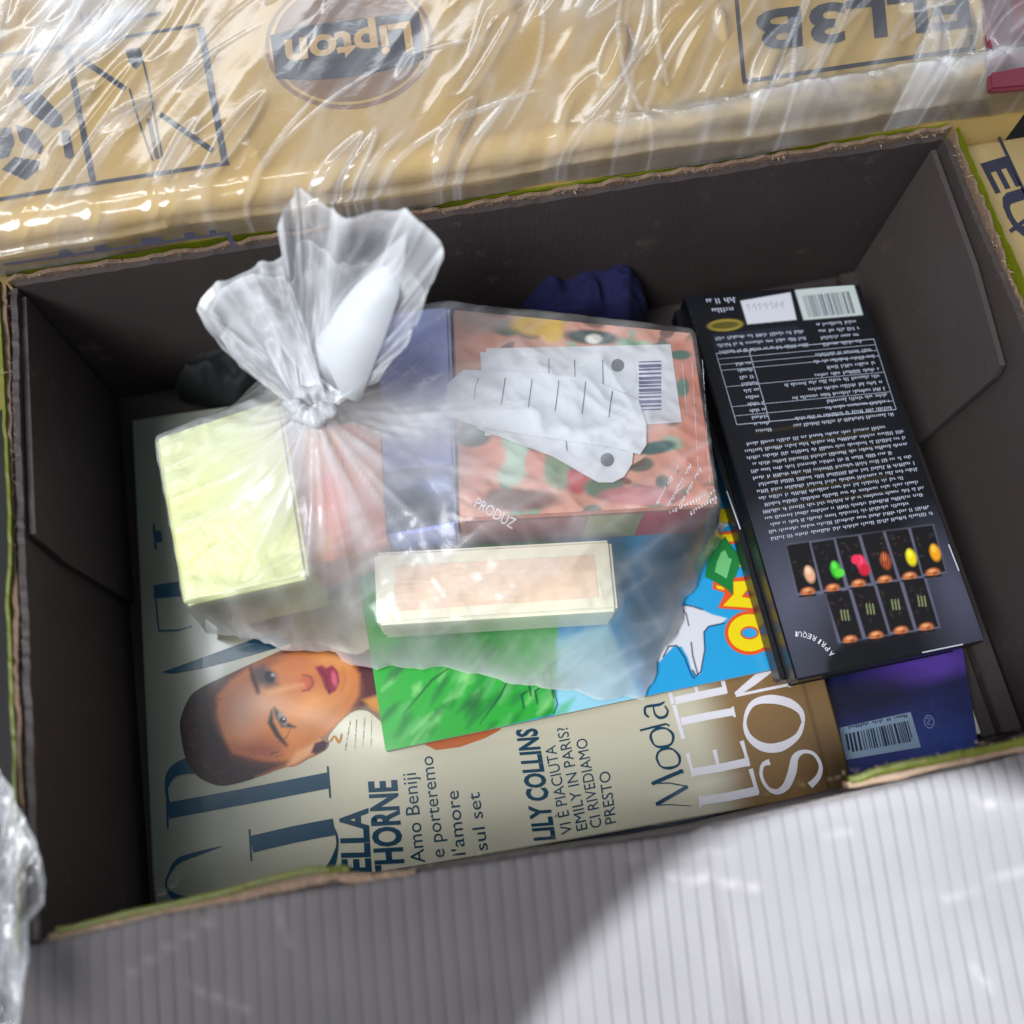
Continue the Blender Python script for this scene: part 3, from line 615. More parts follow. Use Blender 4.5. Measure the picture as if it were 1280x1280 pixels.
for k in range(6):
    y0 = 545+k*19; bpn.line([(945+k*4, y0-4),(1090+k*5, y0-26)], 3.2, (54,44,14), 3, .7)
rs = random.Random(31)
for k in range(7): bpn.line([(933+k*7, 386-k*.6+rs.uniform(-3,3)), (936+k*7, 380-k*.6), (937+k*7+rs.uniform(-1,2), 388-k*.6)], 1.0, (120,122,130), 1.2, .7)
for k in range(90):
    e_ = rs.random(); bpn.line([(857+138*e_-.5, 370+478*e_), (857+138*e_+rs.uniform(0,1.5), 372+478*e_)], 1, (90,92,100), 1.2, .5) if rs.random() < .35 else None
bpn.build('printed_face', M_blackprint, bk)
M_txt = mat('grey_print', (166,173,188), .4, .15, 500, 0)
lines = []
def row(u0, u1, v, h=.0): 
    # row in box coordinates -> photo px
    a = [np.array(q, float) for q in bq]
    f = lambda u, v: (a[0]*(1-u)+a[1]*u)*(1-v)+(a[3]*(1-u)+a[2]*u)*v
    p, q = f(u0, v), f(u1, v); lines.append((p[0], p[1], q[0], q[1], 4.6))
ticks('printed_text', [(882,374,918,372,7),(889,386,917,384,6)], ZB, M_txt, bk, 3.6, seed=2)
for v in (.115,.133,.151): row(.10, .60, v)
for v in (.10,.118,.136,.154): row(.68, .90, v)
for k in range(11): row(.17+.0*k, .25, .185+.0175*k)
for k, u in enumerate([.62,.60,.66,.58,.40,.52,.42,.60,.58,.40,.38]): row(u, .93, .18+.0178*k)
for k in range(15): row(.08+(.02 if k%3 == 0 else 0), .95 if k % 4 else .86, .39+.0175*k)
ticks('printed_text', lines, ZB, M_txt, bk, 2.5, seed=3)
tb = [(895,442),(1092,424),(1120,512),(921,531)]
fr = strip([tb[0],tb[1]],.9,1)+strip([tb[0],tb[3]],.9,1)+strip([tb[3],tb[2]],.9,1)+strip([tb[1],tb[2]],.7,1)+strip([(936,438),(962,527)],.9,1)
for t in (.08,.16,.24,.47,.75,.88):
    fr += strip([(895+26*t,442+89*t),(1092+28*t,424+88*t)],.6,1)
polys('table_rules', fr, ZB, M_txt, bk)
# APRIRE QUI on an arc, upside down: each letter placed on the curve
arc = [(1043,817),(1038,810),(1033,804.5),(1027,800),(1021,796),(1015,793.5),None,(1009,791.5),(1002.5,790),(996.5,789.5)]
for ch, p, an in zip('APRIRE QUI', arc, [48,45,40,35,28,22,0,14,8,4]):
    if p is None: continue
    a = math.radians(180+an); ux, uy = math.cos(a), math.sin(a); vx, vy = -uy*-1, ux*-1
    vx, vy = uy, -ux   # up direction in px
    wch = 2 if ch == 'I' else 5
    text(ch, p, (p[0]+ux*wch, p[1]+uy*wch), (p[0]+vx*6.5, p[1]+vy*6.5), ZB, M_white, bk, 'lettering')
b2 = thing('flat_box', 'second flat black box lying directly beneath the chocolate box', 'box')
c0 = np.mean([p[:2] for p in B], 0)
prism('carton_body', [tuple(c0+(p[:2]-c0)*np.array([1.0,.985])+np.array([-.0022,.0012])) for p in B], .0222, .0330, M_black, b2, .0008)
prism('tuck_flap', [tuple(c0+(p[:2]-c0)*np.array([.9,.99])+np.array([-.002,-.001])) for p in B], .0265, .0290, M_black, b2, .0004)
M_edge = mat('pale_line_print', (190,195,205), .3, .2, 400, 0)
for a, b in (((1152,816),(1203,805.5)),((908,614),(925,662)),((1185,681),(1198,714))): polys('pale_edge_line', strip([a,b],1.6,1), ZB, M_edge, bk, off=.0005)  # thin pale lines along parts of the top face's edges

# ------------------------------------------------------------------ contents of the plastic bag
def cbox(name, label, cat, top, zt, zb, m, bevel=.0015, tops=None):
    t = thing(name, label, cat); q = [tuple(p[:2]) for p in pq(top, zt)]
    prism('carton_body', q, zb, zt, m, t, bevel, 3, tops); return t, q
M_yg = mat('lime_card', (222,226,160), .45, .01, 20, .1, 200)
OB = []   # obstacles for the film: (quad, z)
t1, q1 = cbox('small_box', 'square pale lime green box at the left inside the plastic bag', 'box', [(193,547),(350,497),(386,722),(229,757)], .070, .022, M_yg); OB.append((q1, .0705))
t2, q2 = cbox('small_box', 'orange and pink box between the lime green and the blue boxes', 'box', [(352,540),(478,520),(488,672),(385,712)], .058, .022, mat('coral_card', (246,168,150), .4, .15, 12, .1, 200)); OB.append((q2, .0585))
op = Paint([(380,545),(425,535),(440,695),(390,705)], .058, 2, (226,140,90), 1.1); op.ell(420,620,25,50,(236,120,110),0,1,.8); op.ell(400,680,16,10,(220,150,40),0,.8,.8); op.build('printed_face', M_matte, t2, None, .0003)
t3, q3 = cbox('small_box', 'periwinkle blue box standing beside the leaf-patterned box in the bag', 'box', [(470,392),(562,380),(572,655),(484,672)], .062, .022, mat('periwinkle_card', (168,182,250), .4, .08, 20, .1, 200)); OB.append((q3, .0625))
bp3 = Paint([(478,590),(567,580),(571,652),(484,668)], .062, 1.5, (110,122,160), 1); bp3.ell(530,640,40,22,(60,70,84),0,.9,.9); bp3.ell(500,600,20,10,(190,200,230),0,.9,.8); bp3.ell(545,605,16,9,(150,170,220),0,.9,.8); bp3.grain(.4,10); bp3.build('printed_face', M_matte, t3, None, .0003)
zb4 = .066
t4, q4 = cbox('patterned_box', 'terracotta box printed with leaves and fruit, white labels lying on it', 'box', [(566,385),(866,415),(898,632),(574,650)], zb4, .030, mat('terracotta_card', (180,120,100), .45, .08, 30, .1, 200)); OB.append((q4, zb4+.0025))
b4 = Paint([(568,388),(864,417),(896,630),(576,648)], zb4, 1.4, (208,150,128), 1.05)
rr = random.Random(12)
for k in range(110):
    x = rr.uniform(570,890); y = rr.uniform(385,645); c = rr.choice([(52,104,86),(40,84,70),(150,190,160),(120,170,140),(224,160,140),(230,180,160),(90,60,50)])
    b4.ell(x, y, rr.uniform(8,26), rr.uniform(4,11), c, rr.uniform(-60,60), .35, .85)
b4.ell(672,405,34,15,(222,180,50),0,.4); b4.ell(690,418,14,10,(236,196,70),0,.5); b4.ell(740,422,34,9,(40,64,60),4,.4); b4.ell(742,424,10,6,(230,230,220),0,.5); b4.ell(602,400,34,16,(150,130,120),0,.8,.8)
b4.poly([(835,430),(875,420),(894,600),(860,620)], (196,118,92), 10, .9); b4.ell(850,444,14,6,(48,96,70),0,.4); b4.ell(853,485,8,12,(60,110,84),0,.4); b4.ell(820,560,24,8,(48,90,84),-10,.4)
for x, y, a1, a2, c, an in ((640,575,22,34,(176,206,186),8),(610,570,22,24,(224,156,136),0),(670,580,14,20,(226,150,132),0),(700,585,20,26,(130,160,120),10),(722,600,14,18,(190,60,64),0),(590,545,24,14,(60,90,84),0),(640,625,60,14,(120,84,72),0),(755,610,26,14,(90,120,100),0),(800,620,50,12,(196,120,120),0),(590,610,20,20,(214,150,130),0)):
    b4.ell(x, y, a1, a2, c, an, .35, .95)
b4.build('printed_face', M_matte, t4, None, .0003)
# near side of that box, in its own printed colours
def sidequad(name, xa, xb, m, parent, base, z0, z1, off):
    a, b = np.array(q4[3]), np.array(q4[2]); d = b-a; n = np.array([d[1], -d[0]]); n /= np.linalg.norm(n)
    p, q = a+d*xa+n*off, a+d*xb+n*off
    return meshobj(name, [(p[0],p[1],z0),(q[0],q[1],z0),(q[0],q[1],z1),(p[0],p[1],z1)], [(0,1,2,3)], m, parent)
sidequad('printed_side', .72, .985, mat('raspberry_print', (208,62,88), .4, .1, 60, 0), t4, 0, .033, zb4-.003, .0004)
sidequad('printed_side', .50, .715, mat('olive_print', (160,164,110), .4, .1, 60, 0), t4, 0, .033, zb4-.003, .0004)
sidequad('printed_side', .02, .495, mat('mauve_print', (150,104,104), .4, .3, 60, 0), t4, 0, .033, zb4-.003, .0004)
text('PRODUZ', (592,634), (640,662), (598,622), zb4, M_white, t4, off=.0006)
ticks('printed_text', [(852,455,858,520,6),(864,452,872,590,6),(877,450,886,600,6),(820,628,850,575,6),(834,630,862,580,6),(848,632,874,585,6),(836,640,892,612,5),(862,640,896,620,5)], zb4, M_white, t4, 4, off=.0006, seed=5)
t5, q5 = cbox('soap_box', 'narrow cream box with beige panel, nearest the near edge of the bag', 'box', [(467,690),(764,674),(773,763),(471,781)], .050, .0225, mat('cream_card', (246,242,216), .4, .03, 30, .05, 200)); OB.append((q5, .0505))
b5 = Paint([(492,708),(742,694),(748,747),(494,764)], .050, 1.5, (242,216,190), 1.0); b5.grain(.14, 9, 4)
rr = random.Random(9)
for k in range(50): b5.ell(rr.uniform(500,735), rr.uniform(705,755), rr.uniform(5,16), 1.3, rr.choice([(226,196,160),(250,238,220),(232,204,176)]), -4, .5, .5)
b5.build('printed_face', M_matte, t5, None, .0003)
# labels and perforated strips lying on the patterned box
lb = thing('barcode_label', 'white rectangular label with purple barcode on the patterned box', 'label')
q = [tuple(p[:2]) for p in pq([(608,436),(838,431),(852,528),(606,545)], zb4+.0005)]
prism('label_sheet', q, zb4+.0005, zb4+.0009, M_paper, lb, 0)
Q = []; r = random.Random(3); y = 452
while y < 512: h = r.choice([1.5,2.5,4]); Q.append([(798,y),(826,y-1),(827,y+h-1),(799,y+h)]); y += h+r.choice([1.2,2,2.6])
polys('barcode', Q, zb4+.0009, mat('purple_print', (92,92,130), .5, .1, 60, 0), lb)
M_hole = mat('punched_hole_shadow', (96,104,110), .8, .1, 60, 0)
def cardstrip(label, outl, z, lines, holes, lift):
    t = thing('perforated_label', label, 'label')
    V = []; P = [at(x, y, z) for x, y in outl]; n = len(P)
    zz = [z+lift(i/n) for i in range(n)]
    V = [(p[0],p[1],h) for p, h in zip(P, zz)] + [(p[0],p[1],h-.0003) for p, h in zip(P, zz)]
    meshobj('label_sheet', V, [list(range(n)), list(range(2*n-1,n-1,-1))]+[(i,(i+1)%n,(i+1)%n+n,i+n) for i in range(n)], M_paper, t)
    if lines: polys('perforation', sum([strip(l, .9, 3) for l in lines], []), z, M_ink, t, off=.0003)
    for hx, hy, hr in holes: polys('punched_hole', [[(hx+hr*math.cos(a), hy+hr*math.sin(a)) for a in np.linspace(0, 2*math.pi, 20, endpoint=False)]], z, M_hole, t, off=.0003)
    return t
cardstrip('white card strip with a round hole, uppermost in the row beside the barcode', [(600,440),(780,440),(792,450),(796,470),(792,486),(780,492),(604,500)], zb4+.0012, [[(686,448),(686,470)],[(718,450),(719,474)],[(753,450),(754,484)]], [(772,457,8)], lambda t: 0)
cardstrip('white card strip with rounded end and grey hole, lowest of the three', [(590,520),(700,540),(792,562),(790,580),(780,596),(766,603),(748,603),(732,594),(690,570),(598,536)], zb4+.0017, [[(707,548),(709,564)]], [(759,575,8.5)], lambda t: 0)
cardstrip('broad white strip ruled with seven perforation lines, lying across the other strips', [(558,480),(580,462),(680,466),(740,474),(798,500),(808,530),(808,556),(800,568),(770,560),(690,548),(600,534),(560,520)], zb4+.0022, [[(598+33.5*k+(3 if k==0 else 0), 472+ (k*1.2 if k<4 else 5+(k-4)*12)),(595+33.6*k, 490+k*3),(593+33.6*k+ (0 if k else -1), 502+k*4)] for k in range(1,6)] + [[(598,473),(594,485),(593,500)]], [], lambda t: 0)
# things behind the bag
def blob(name, label, cat, outl, z0, z1, m, seed):
    P = [at(x, y, z0)[:2] for x, y in outl]; c = np.mean(P, 0); n = len(P); V = []; Fc = []; R_ = 26
    ang = np.linspace(0, n, 120, endpoint=False)
    for k in range(R_+1):
        f = k/R_
        for a in ang:
            i = int(a) % n; j = (i+1) % n; p = np.array(P[i])*(1-(a%1))+np.array(P[j])*(a%1)
            q_ = c+(p-c)*math.sin((1-f)*math.pi/2)**.7 if f < 1 else c
            V.append((q_[0], q_[1], z0+(z1-z0)*math.sin(f*math.pi/2)+(.012*(1-abs(2*fbm(q_[0]*60, q_[1]*60, seed, 2)-.75)*1.5)-.008+.005*(1-abs(2*vnoise(q_[0]*190, q_[1]*150, seed+1)-1)))*min(1, 3*f)))
    n = 120
    for k in range(R_):
        for i in range(n): Fc.append((k*n+i, k*n+(i+1)%n, (k+1)*n+(i+1)%n, (k+1)*n+i))
    return tag(meshobj(name, V, Fc, m, None, True), label, cat)
blob('dark_pouch', 'dark royal blue soft pouch lying behind the plastic bag by the far wall', 'pouch', [(640,400),(680,352),(740,344),(790,368),(806,410),(780,440),(680,450)], .004, .042, mat('royal_blue_plastic', (7,11,62), .9, .2, 40, .3, 150), 3)
blob('dark_cloth', 'dark teal bundle in the far left shadow behind the lime green box', 'bundle', [(225,500),(240,450),(300,420),(400,400),(560,380),(600,430),(420,470),(300,520)], .004, .036, mat('teal_cloth', (8,14,15), .8, .2, 40, .4, 300), 5)

# ------------------------------------------------------------------ the plastic bag
bag = thing('plastic_bag', 'knotted translucent plastic bag full of small boxes, its gathered neck standing up', 'bag')
def inpoly(X, Y, q): return pdist(X, Y, q) < 0
gx = np.arange(-.182, .104, .0010); gy = np.arange(-.092, .112, .0010); GX, GY = np.meshgrid(gx, gy)
far = [(484,372),(380,420),(290,455),(232,488),(186,532),(184,560),(205,660),(222,764)]
near = [(246,786),(330,805),(470,832),(560,838),(640,852),(720,866),(770,872),(805,874),(828,822),(850,772),(884,704),(912,655)]
far2 = [(909,620),(900,520),(882,408),(850,396),(760,376),(640,352),(560,352)]
outl = [tuple(at(x, y, .064)[:2]) for x, y in far] + [tuple(at(x, y, .024)[:2]) for x, y in near] + [tuple(at(x, y, .064)[:2]) for x, y in far2]
_o = []
for _i in range(len(outl)):
    p, q = np.array(outl[_i]), np.array(outl[(_i+1) % len(outl)]); n_ = max(1, int(np.linalg.norm(q-p)/.003))
    for _k in range(n_):
        m_ = p+(q-p)*_k/n_; w_ = .0016 if m_[1] < .02 else .0004
        _o.append((m_[0]+w_*(vnoise(m_[0]*210, m_[1]*210, 71)-.5)*2, m_[1]+w_*1.6*(vnoise(m_[0]*170, m_[1]*170, 72)-.5)*2))
outl = _o
D = pdist(GX, GY, outl); ins = D < 0
Hh = np.full(GX.shape, .0235); OBS = np.full(GX.shape, .0235)
for q, z in OB:
    s_ = pdist(GX, GY, q); OBS = np.where(s_ < .0018, np.maximum(OBS, z+.0009), OBS)
K = at(392, 508, .103)
RK = np.hypot(GX-K[0], GY-K[1]); TH = np.arctan2(GY-K[1], GX-K[0])
OBS = np.maximum(OBS, .104 - RK*1.15*(1+.12*np.sin(TH*5+1)))
OBS = np.where(ins, OBS, .0235); Hh = OBS.copy()
for it in range(900):
    A = .25*(np.roll(Hh,1,0)+np.roll(Hh,-1,0)+np.roll(Hh,1,1)+np.roll(Hh,-1,1)); Hh = np.where(ins, np.maximum(A, OBS), .0235)
for it in range(4):
    A = .25*(np.roll(Hh,1,0)+np.roll(Hh,-1,0)+np.roll(Hh,1,1)+np.roll(Hh,-1,1)); Hh = np.where(ins, A, .0235)
# gathers radiating from the knot, soft crinkles elsewhere
rid = lambda v: 1-np.abs(2*v-1)
g1 = rid(vnoise(TH*6+20, RK*14, 3))**4; g2 = rid(vnoise(TH*13+40, RK*24, 5))**4
fall = np.exp(-RK/.045)
u = (GX*.94+GY*.34); v = (-GX*.34+GY*.94)
c1 = rid(fbm(u*26, v*80, 8, 3))**4; c2 = rid(fbm(u*90+7, v*70+GX*60, 9, 3))**4
edge = np.clip(-D/.006, 0, 1)
Hh = Hh + edge*(.0022*fall*g1 + .0009*fall*g2 + .0008*c1 + .0004*c2 + .0006*fbm(GX*60, GY*60, 12))
milk = .02 + .62*np.exp(-RK/.026) + .40*fall*g1 + .18*fall*g2 + .16*c1 + .07*c2 + .20*np.exp(-np.abs(D)/.0018)
wing = np.exp(-((TH-.10)/.30)**2)*np.clip(1-RK/.075, 0, 1)
milk = milk + 1.1*wing + .14*np.clip((.047-Hh)/.02, 0, 1)*1.6

milk = np.clip(milk*(.75+.5*fbm(GX*50, GY*50, 14)), .03, .95)
q = quads(GX.shape, D); GX, GY, _ = snap(GX, GY, outl)
use = np.unique(q); mp = np.zeros(GX.size, int); mp[use] = np.arange(len(use))
meshobj('bag_body', np.stack([GX, GY, Hh], -1).reshape(-1,3)[use], mp[q], M_bag, bag, True, np.repeat(milk.reshape(-1,1)[use], 3, 1))
# the gathered neck: pleated sheets fanning up out of the knot
ear = [(300,458,.116),(268,425,.122),(250,388,.128),(283,350,.134),(346,322,.138),(350,285,.146),(362,250,.150),(378,238,.150),(402,254,.155),(432,276,.156),(490,262,.158),(530,284,.158),(554,316,.152),(545,350,.148),(522,402,.138),(503,440,.128),(474,478,.114)]
def fan(name, ctl, seed, pull, zo, base=.30, amp=.0024):
    P = np.array([at(x, y, z) for x, y, z in ctl]); n = 200; m_ = 60
    t = np.linspace(0, len(P)-1, n); ii = np.clip(t.astype(int), 0, len(P)-2); f = (t-ii)[:,None]
    p0 = P[np.maximum(ii-1,0)]; p1 = P[ii]; p2 = P[ii+1]; p3 = P[np.minimum(ii+2,len(P)-1)]
    O = .5*((2*p1)+(-p0+p2)*f+(2*p0-5*p1+4*p2-p3)*f*f+(-p0+3*p1-3*p2+p3)*f**3)
    k0 = K + np.array([0,0,.0]); O = k0 + (O-k0)*pull
    R_ = np.linspace(0, 1, m_)[:,None]; th = np.linspace(-1, 1, n)
    kn = k0 + np.stack([np.cos(np.linspace(3.6, -.4, n))*.0055, np.sin(np.linspace(3.6,-.4,n))*.0055, np.zeros(n)], 1)
    V = kn[None]*(1-R_[...,None]) + O[None]*R_[...,None]
    T, RR = np.meshgrid(t, R_[:,0])
    pl = rid(vnoise(T*1.5+seed*7, RR*1.3, seed))**2; pl2 = rid(vnoise(T*4.2+seed, RR*3, seed+2))**3; cr = rid(fbm(T*1.3, RR*6, seed+4))**4
    am = RR**.6*(1-.35*RR)
    V[...,2] += zo*RR + amp*am*(pl-.4)*3 + amp*.5*am*pl2 + amp*.6*am*cr*.5
    V[...,0] += amp*.5*am*(vnoise(T*3, RR*3, seed+6)-.5)*2
    V[...,1] += amp*.5*am*(vnoise(T*3, RR*3, seed+7)-.5)*2
    mk = base + .55*np.exp(-RR/.22) + .30*pl**2 + .20*pl2 + .20*cr + .35*np.exp(-(1-RR)/.03) - .10*RR
    mk = np.clip(mk*(.6+.8*fbm(T*.6+3, RR*2, seed+8)), .03, .95)
    i = np.arange(V[...,0].size).reshape(V.shape[:2]); q = np.stack([i[:-1,:-1], i[:-1,1:], i[1:,1:], i[1:,:-1]], -1).reshape(-1,4)
    return meshobj(name, V.reshape(-1,3), q, M_bag, bag, True, np.repeat(mk.reshape(-1,1), 3, 1))
fan('bag_neck', ear, 3, 1.0, 0, .20, .0020)
fan('bag_neck', ear[1:5]+ear[6:13], 9, .86, -.010, .18, .002)
fan('bag_neck', [(330,470,.114),(292,440,.12),(268,395,.126),(300,365,.13),(345,350,.134),(372,372,.132)], 15, 1.0, .004, .18, .002)
# knot: a small twisted ring of film
V = []; Fc = []; n1, n2 = 40, 14
for a in range(n1):
    A_ = 2*math.pi*a/n1; R_ = .0062*(1+.12*math.sin(3*A_)); rr_ = .0034*(1+.25*math.sin(7*A_))
    for b in range(n2):
        B_ = 2*math.pi*b/n2 + A_*2; k = 1+.25*math.sin(B_*4)
        V.append((K[0]+math.cos(A_)*(R_+rr_*k*math.cos(B_)), K[1]+math.sin(A_)*(R_*.75+rr_*k*math.cos(B_)), K[2]+.0008+rr_*k*math.sin(B_)*1.1))
for a in range(n1):
    for b in range(n2): Fc.append((a*n2+b, ((a+1)%n1)*n2+b, ((a+1)%n1)*n2+(b+1)%n2, a*n2+(b+1)%n2))
meshobj('knot', V, Fc, M_bag, bag, True, np.full((len(V),3), .55))
# slip of white paper caught in the neck
sl = [(510,288,.152),(505,330,.150),(498,372,.146),(480,425,.136),(462,470,.124),(450,504,.112),(425,490,.112),(400,470,.114),(388,440,.118),(390,424,.122),(420,372,.134),(470,325,.145)]
sl = [(x, y, z-.005) for x, y, z in sl]
P = [at(*p) for p in sl]; rdg = [at(505,296,.1480), at(470,345,.1432), at(425,400,.1325), at(402,440,.1215), at(430,495,.1085)]
V = P + rdg; Fc = [(0,1,13,12),(1,2,13),(2,3,14,13),(3,4,15,14),(4,5,16,15),(5,6,16),(6,7,15,16),(7,8,9,15),(9,10,14,15),(10,11,13,14),(11,0,12,13)]
sp_ = meshobj('paper_slip', V, Fc, M_paper, None, True); tag(sp_, 'pointed folded slip of white paper caught in the neck of the bag', 'paper')
md = sp_.modifiers.new('thick', 'SOLIDIFY'); md.thickness = .0003

# ------------------------------------------------------------------ carton behind, printed, under cling film
ZT = .120; YF = .1235; RC = .012
def carz(x, y):
    d = np.clip(YF+RC-np.asarray(y, float), 0, RC*.999); return ZT - (RC-np.sqrt(RC*RC-d*d)) + .0008*(fbm(np.asarray(x)*14, np.asarray(y)*14, 31)-.5)
ct = thing('shipping_carton', 'large tan carton behind the open box, printed upside down under cling film', 'carton')
xs = np.linspace(-.34, .2255, 120); ys = np.concatenate([YF+RC*(1-np.cos(np.linspace(0, math.pi/2, 14))), np.linspace(YF+RC+.003, .44, 70)])
XX, YY = np.meshgrid(xs, ys); ZZ = carz(XX, YY)
V = np.stack([XX, YY, ZZ], -1).reshape(-1,3); i = np.arange(XX.size).reshape(XX.shape); q = np.stack([i[:-1,:-1], i[:-1,1:], i[1:,1:], i[1:,:-1]], -1).reshape(-1,4)
meshobj('top_panel', V, q, M_tan, ct, True)
prism('side_panels', [(-.3402,YF-.0002),(.2257,YF-.0002),(.2257,.4402),(-.3402,.4402)], -.003, ZT-RC+.0006, M_tan, ct, 0)
def ck(name, pl, m=M_ink, off=.0003, z=ZT): return polys(name, pl, z, m, ct, carz, off)
def c1(x, y): return (x/3.765, y/3.765)
def c1l(l): return [c1(x, y) for x, y in l]
ck('printed_frame', strip(c1l([(-60,274),(250,228),(500,190),(940,118)]), 4, 2)); ck('printed_frame', strip(c1l([(318,225),(380,560),(440,862)]), 7.5, 2))
ck('printed_frame', strip(c1l([(945,130),(1000,440),(1060,775)]), 8.5, 2)); ck('printed_frame', strip(c1l([(-60,950),(430,868),(1078,768)]), 5, 2))
ck('printed_symbol', [c1l([(55,335),(148,318),(158,398),(66,412)]), c1l([(80,455),(180,430),(290,545),(300,590),(250,605),(150,540)]), c1l([(288,625),(325,612),(350,735),(330,752),(308,742)])])
ck('printed_symbol', [c1l([(0,610),(50,600),(70,670),(40,740),(0,750)]), c1l([(75,590),(150,610),(205,690),(190,730),(95,665)]), c1l([(10,800),(70,740),(190,760),(180,800),(120,850)]), c1l([(-90,700),(-40,640),(-20,740),(-60,820)])])
ck('printed_symbol', strip(c1l([(375,275),(590,420)]), 7, 2) + strip(c1l([(755,540),(1000,710)]), 7, 2))
ck('printed_symbol', [c1l([(590,235),(660,228),(670,290),(640,330),(610,300)])] + strip(c1l([(660,240),(700,400),(765,745)]), 2.4, 2) + strip(c1l([(610,420),(650,560),(720,760)]), 2.2, 2) + strip(c1l([(700,560),(742,750)]), 5, 2))
ck('printed_symbol', strip(c1l([(380,60),(390,130)]), 3, 1) + strip(c1l([(420,60),(425,120)]), 3, 1) + strip(c1l([(480,50),(500,120)]), 3, 1) + strip(c1l([(540,100),(760,62)]), 4, 1))
ck('printed_frame', strip(c1l([(-30,1192),(500,1120),(1050,1042)]), 3, 3, ) + strip(c1l([(1048,1040),(1080,1120)]), 6, 1), M_ink, .0003, .116)
ck('printed_symbol', [c1l([(x-w_,y-12),(x+w_,y-18),(x+w_+6,y+8),(x-w_+4,y+14)]) for x, y, w_ in ((270,1150,26),(445,1128,30),(690,1095,50),(870,1070,26),(980,1058,16))], M_ink, .0003, .114)
# round trade mark with its dark banner
lc = at(437, 52, ZT)
cir = lambda r, n=48: [(lc[0]+r*math.cos(a), lc[1]+r*math.sin(a)) for a in np.linspace(0, 2*math.pi, n, endpoint=False)]
polys('logo_disc', [cir(.0335)], ZT, M_inkb, ct, carz, .0003, px=False)
rg = strip(cir(.0310)+[cir(.0310)[0]], .0014, 1); polys('logo_ring', rg, ZT, M_tan, ct, carz, .0005, px=False)
ck('logo_banner', [[(338,46),(380,34),(440,26),(524,16),(530,76),(490,88),(445,97),(395,101),(346,100)]], M_ink, .0007)
M_tanprint = mat('tan_lettering', (214,176,112), .6, .05, 60, 0)
text('Lipton', (513,30), (356,54), (518,66), ZT, M_tanprint, ct, 'lettering', .03, carz, .0010)
ck('printed_frame', strip([(917,-40),(924,40),(930,103)], 5, 2) + strip([(928,103),(1070,82),(1216,61)], 5, 2) + strip([(1216,64),(1213,44)], 5, 1))
text('ELL3B', (1208,-12), (944,17), (1214,34), ZT, M_ink, ct, 'lettering', .03, carz, .0006)
M_tan3 = mat('dull_tan_cardboard', (156,136,92), .8, .15, 25, .3, 600)
# right-hand carton and the maroon pack
rc = thing('shipping_carton', 'tan carton at the right edge, dark letters on it, beside the bright green rim', 'carton')
prism('carton_body', [(.199,-.13),(.45,-.13),(.45,.122),(.199,.122)], -.003, .088, M_tan3, rc, .003)
ra = at(1222,212,.088)
text('EU', (1226,205), (1275,300), (1256,196), .088, M_ink, rc, 'lettering', .03, off=.0004)
polys('printed_frame', strip([(1248,172),(1290,262)], 4, 1) + strip([(1262,290),(1300,262)], 5, 1), .088, M_ink, rc, off=.0004)
mp_ = thing('wrapped_pack', 'maroon printed pack at the top right corner under the film', 'pack')
pqd = pq([(1226,-60),(1420,-90),(1440,95),(1238,112)], .124)
prism('pack_body', [tuple(p[:2]) for p in pqd], .1205, .124, mat('maroon_print', (112,46,58), .4, .15, 40, .1, 200), mp_, .001)
polys('printed_panel', [[(1262,-20),(1300,-26),(1300,34),(1268,42)]], .124, mat('bright_red_print', (140,30,36), .4, .1, 60, 0), mp_, off=.0003)

# ------------------------------------------------------------------ cling film
def crinkle(X, Y, seed, ang, n, bx, by, amp, wmin=.002, wmax=.008, ls=1.):
    """lens-shaped tented folds, each with crisp crests"""
    Hc = np.zeros(X.shape); Mk = np.zeros(X.shape); r = random.Random(seed)
    for k in range(n):
        cx = r.uniform(*bx); cy = r.uniform(*by); a = math.radians(r.gauss(ang, 13)); l = r.uniform(.008, .040)*ls; wd = r.uniform(wmin, wmax)*min(1, l/.02)
        u = (X-cx)*math.cos(a)+(Y-cy)*math.sin(a); v = -(X-cx)*math.sin(a)+(Y-cy)*math.cos(a)
        bend = r.uniform(-12, 12); v = v + bend*u*u*.5
        loc = wd*np.clip(1-(u/l)**2, 0, 1)**.8+1e-6; s = np.clip(1-np.abs(v)/loc, 0, 1)*(np.abs(u) < l)
        h = amp*wd/.006*s*np.clip(1-(u/l)**2, 0, 1); Hc = np.maximum(Hc, h)
        rim = np.exp(-(np.abs(np.abs(v)-loc)/.00035))*(np.abs(u) < l)*np.clip(1-(u/l)**2, 0, 1)**.3
        Mk = np.maximum(Mk, r.uniform(.15,.6)*rim + (s > 0)*r.uniform(.02,.28)*(.4+.6*s))
    return Hc, Mk
gx = np.arange(-.27, .2800, .00085); gt = np.linspace(0, 1, 218); X, TT = np.meshgrid(gx, gt)
low = .1216 + .0008*np.sin(X*40) + .0008*fbm(X*60, X*0, 44)
Y = low + np.clip(TT-.07, 0, 1)/.93*(.300-low); DROP = np.clip(1-TT/.07, 0, 1)
Hc, Mk = crinkle(X, Y, 5, 52, 75, (-.27,.28), (.12,.30), .0030)
H2, M2 = crinkle(X, Y, 6, 54, 105, (-.27,.28), (.12,.30), .0020, .0004, .0016, 1.6)
d = np.clip(YF+RC-Y, 0, RC*1.0); base = ZT+.0016-(RC-np.sqrt(np.maximum(RC*RC-d*d, 0)))*.8
base = np.maximum(base, .1045)
roll = np.exp(-((Y-(.128+.02*np.clip(X-.1,0,1)))/.005)**2)*np.clip((X-.02)/.10, 0, 1)
U_ = X*.6+Y*.8; V_ = -X*.8+Y*.6
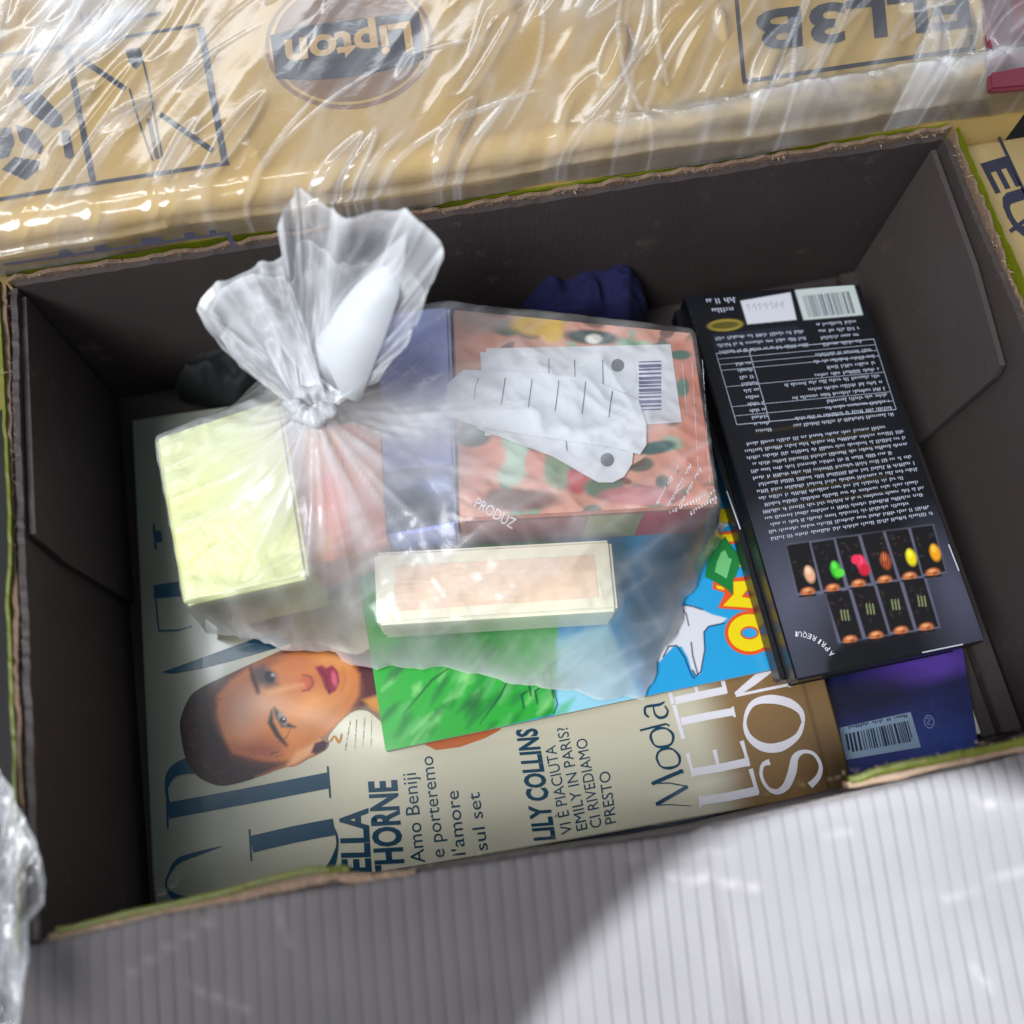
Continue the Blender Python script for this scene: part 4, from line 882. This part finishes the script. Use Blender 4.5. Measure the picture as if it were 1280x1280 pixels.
Z = base + Hc*.7 + H2*.8 + .0022*fbm(U_*7, V_*18, 51, 3) + .0007*rid(fbm(U_*22, V_*90, 52, 2))**4 + .0055*roll + .003*roll*rid(vnoise(X*160+Y*300, Y*90, 53))**2 + .002*roll*rid(vnoise(X*60, Y*420, 59))
Z = Z - DROP*(np.clip(Z-.1026, 0, 1))*(.75+.5*fbm(X*30, X*0, 45))
Z = np.maximum(Z, np.where((X > .205)&(Y > .13), .1262, 0))
cf = Mk*.9 + M2*.7 + .16*rid(fbm(U_*18+9, V_*60, 55))**5 + .36*roll*(.3+vnoise(X*60, Y*220, 56)) + .05
milky = np.clip((fbm(U_*14+2, V_*20, 57)-.50)*4, 0, 1)*np.clip((Y-.165)/.05, 0, 1)
cf = np.clip(cf + .62*milky*(.5+vnoise(U_*60,V_*200,58)), .02, .95)
i = np.arange(X.size).reshape(X.shape); q = np.stack([i[:-1,:-1], i[:-1,1:], i[1:,1:], i[1:,:-1]], -1).reshape(-1,4)
use = np.unique(q); mp = np.zeros(X.size, int); mp[use] = np.arange(len(use))
o = meshobj('cling_film', np.stack([X, Y, Z], -1).reshape(-1,3)[use], mp[q], M_cling, None, True, np.repeat(cf.reshape(-1,1)[use], 3, 1))
tag(o, 'clear crinkled cling film stretched over the tan carton at the back', 'cling film')
# loose film at the lower left corner, outside the box
po_ = [(-40,930),(0,950),(20,985),(52,1062),(60,1100),(58,1130),(44,1150),(48,1200),(40,1250),(20,1310),(-40,1330)]
A_ = [at(x, y, .112) for x, y in po_]
bb = [(-.235,-.198)]
gx = np.arange(-.235, -.176, .0005); gy = np.arange(-.175, -.040, .0005); X, Y = np.meshgrid(gx, gy)
D = pdist(X, Y, [tuple(p[:2]) for p in A_])
Hc, Mk = crinkle(X, Y, 15, 70, 40, (-.24,-.18), (-.17,-.05), .0040, .002, .007)
Z = .112 + np.clip(D, -.02, 0)*.35 + Hc + .004*fbm(X*40, Y*40, 61) + .0015*rid(fbm(X*120, Y*60, 62))**3
mk = np.clip(.02 + .5*Mk + .30*np.exp(-np.abs(D)/.0007) + .3*rid(fbm(X*60, Y*40, 63))**4, 0, .95)
q = quads(X.shape, D); X, Y, _ = snap(X, Y, [tuple(p[:2]) for p in A_]); use = np.unique(q); mp = np.zeros(X.size, int); mp[use] = np.arange(len(use))
o = meshobj('cling_film', np.stack([X, Y, Z], -1).reshape(-1,3)[use], mp[q], M_cling, None, True, np.repeat(mk.reshape(-1,1)[use], 3, 1))
tag(o, 'loose bunch of grey cling film at the lower left corner outside the box', 'cling film')

S.render.engine = 'CYCLES'; S.cycles.transparent_max_bounces = 24; S.cycles.max_bounces = 10
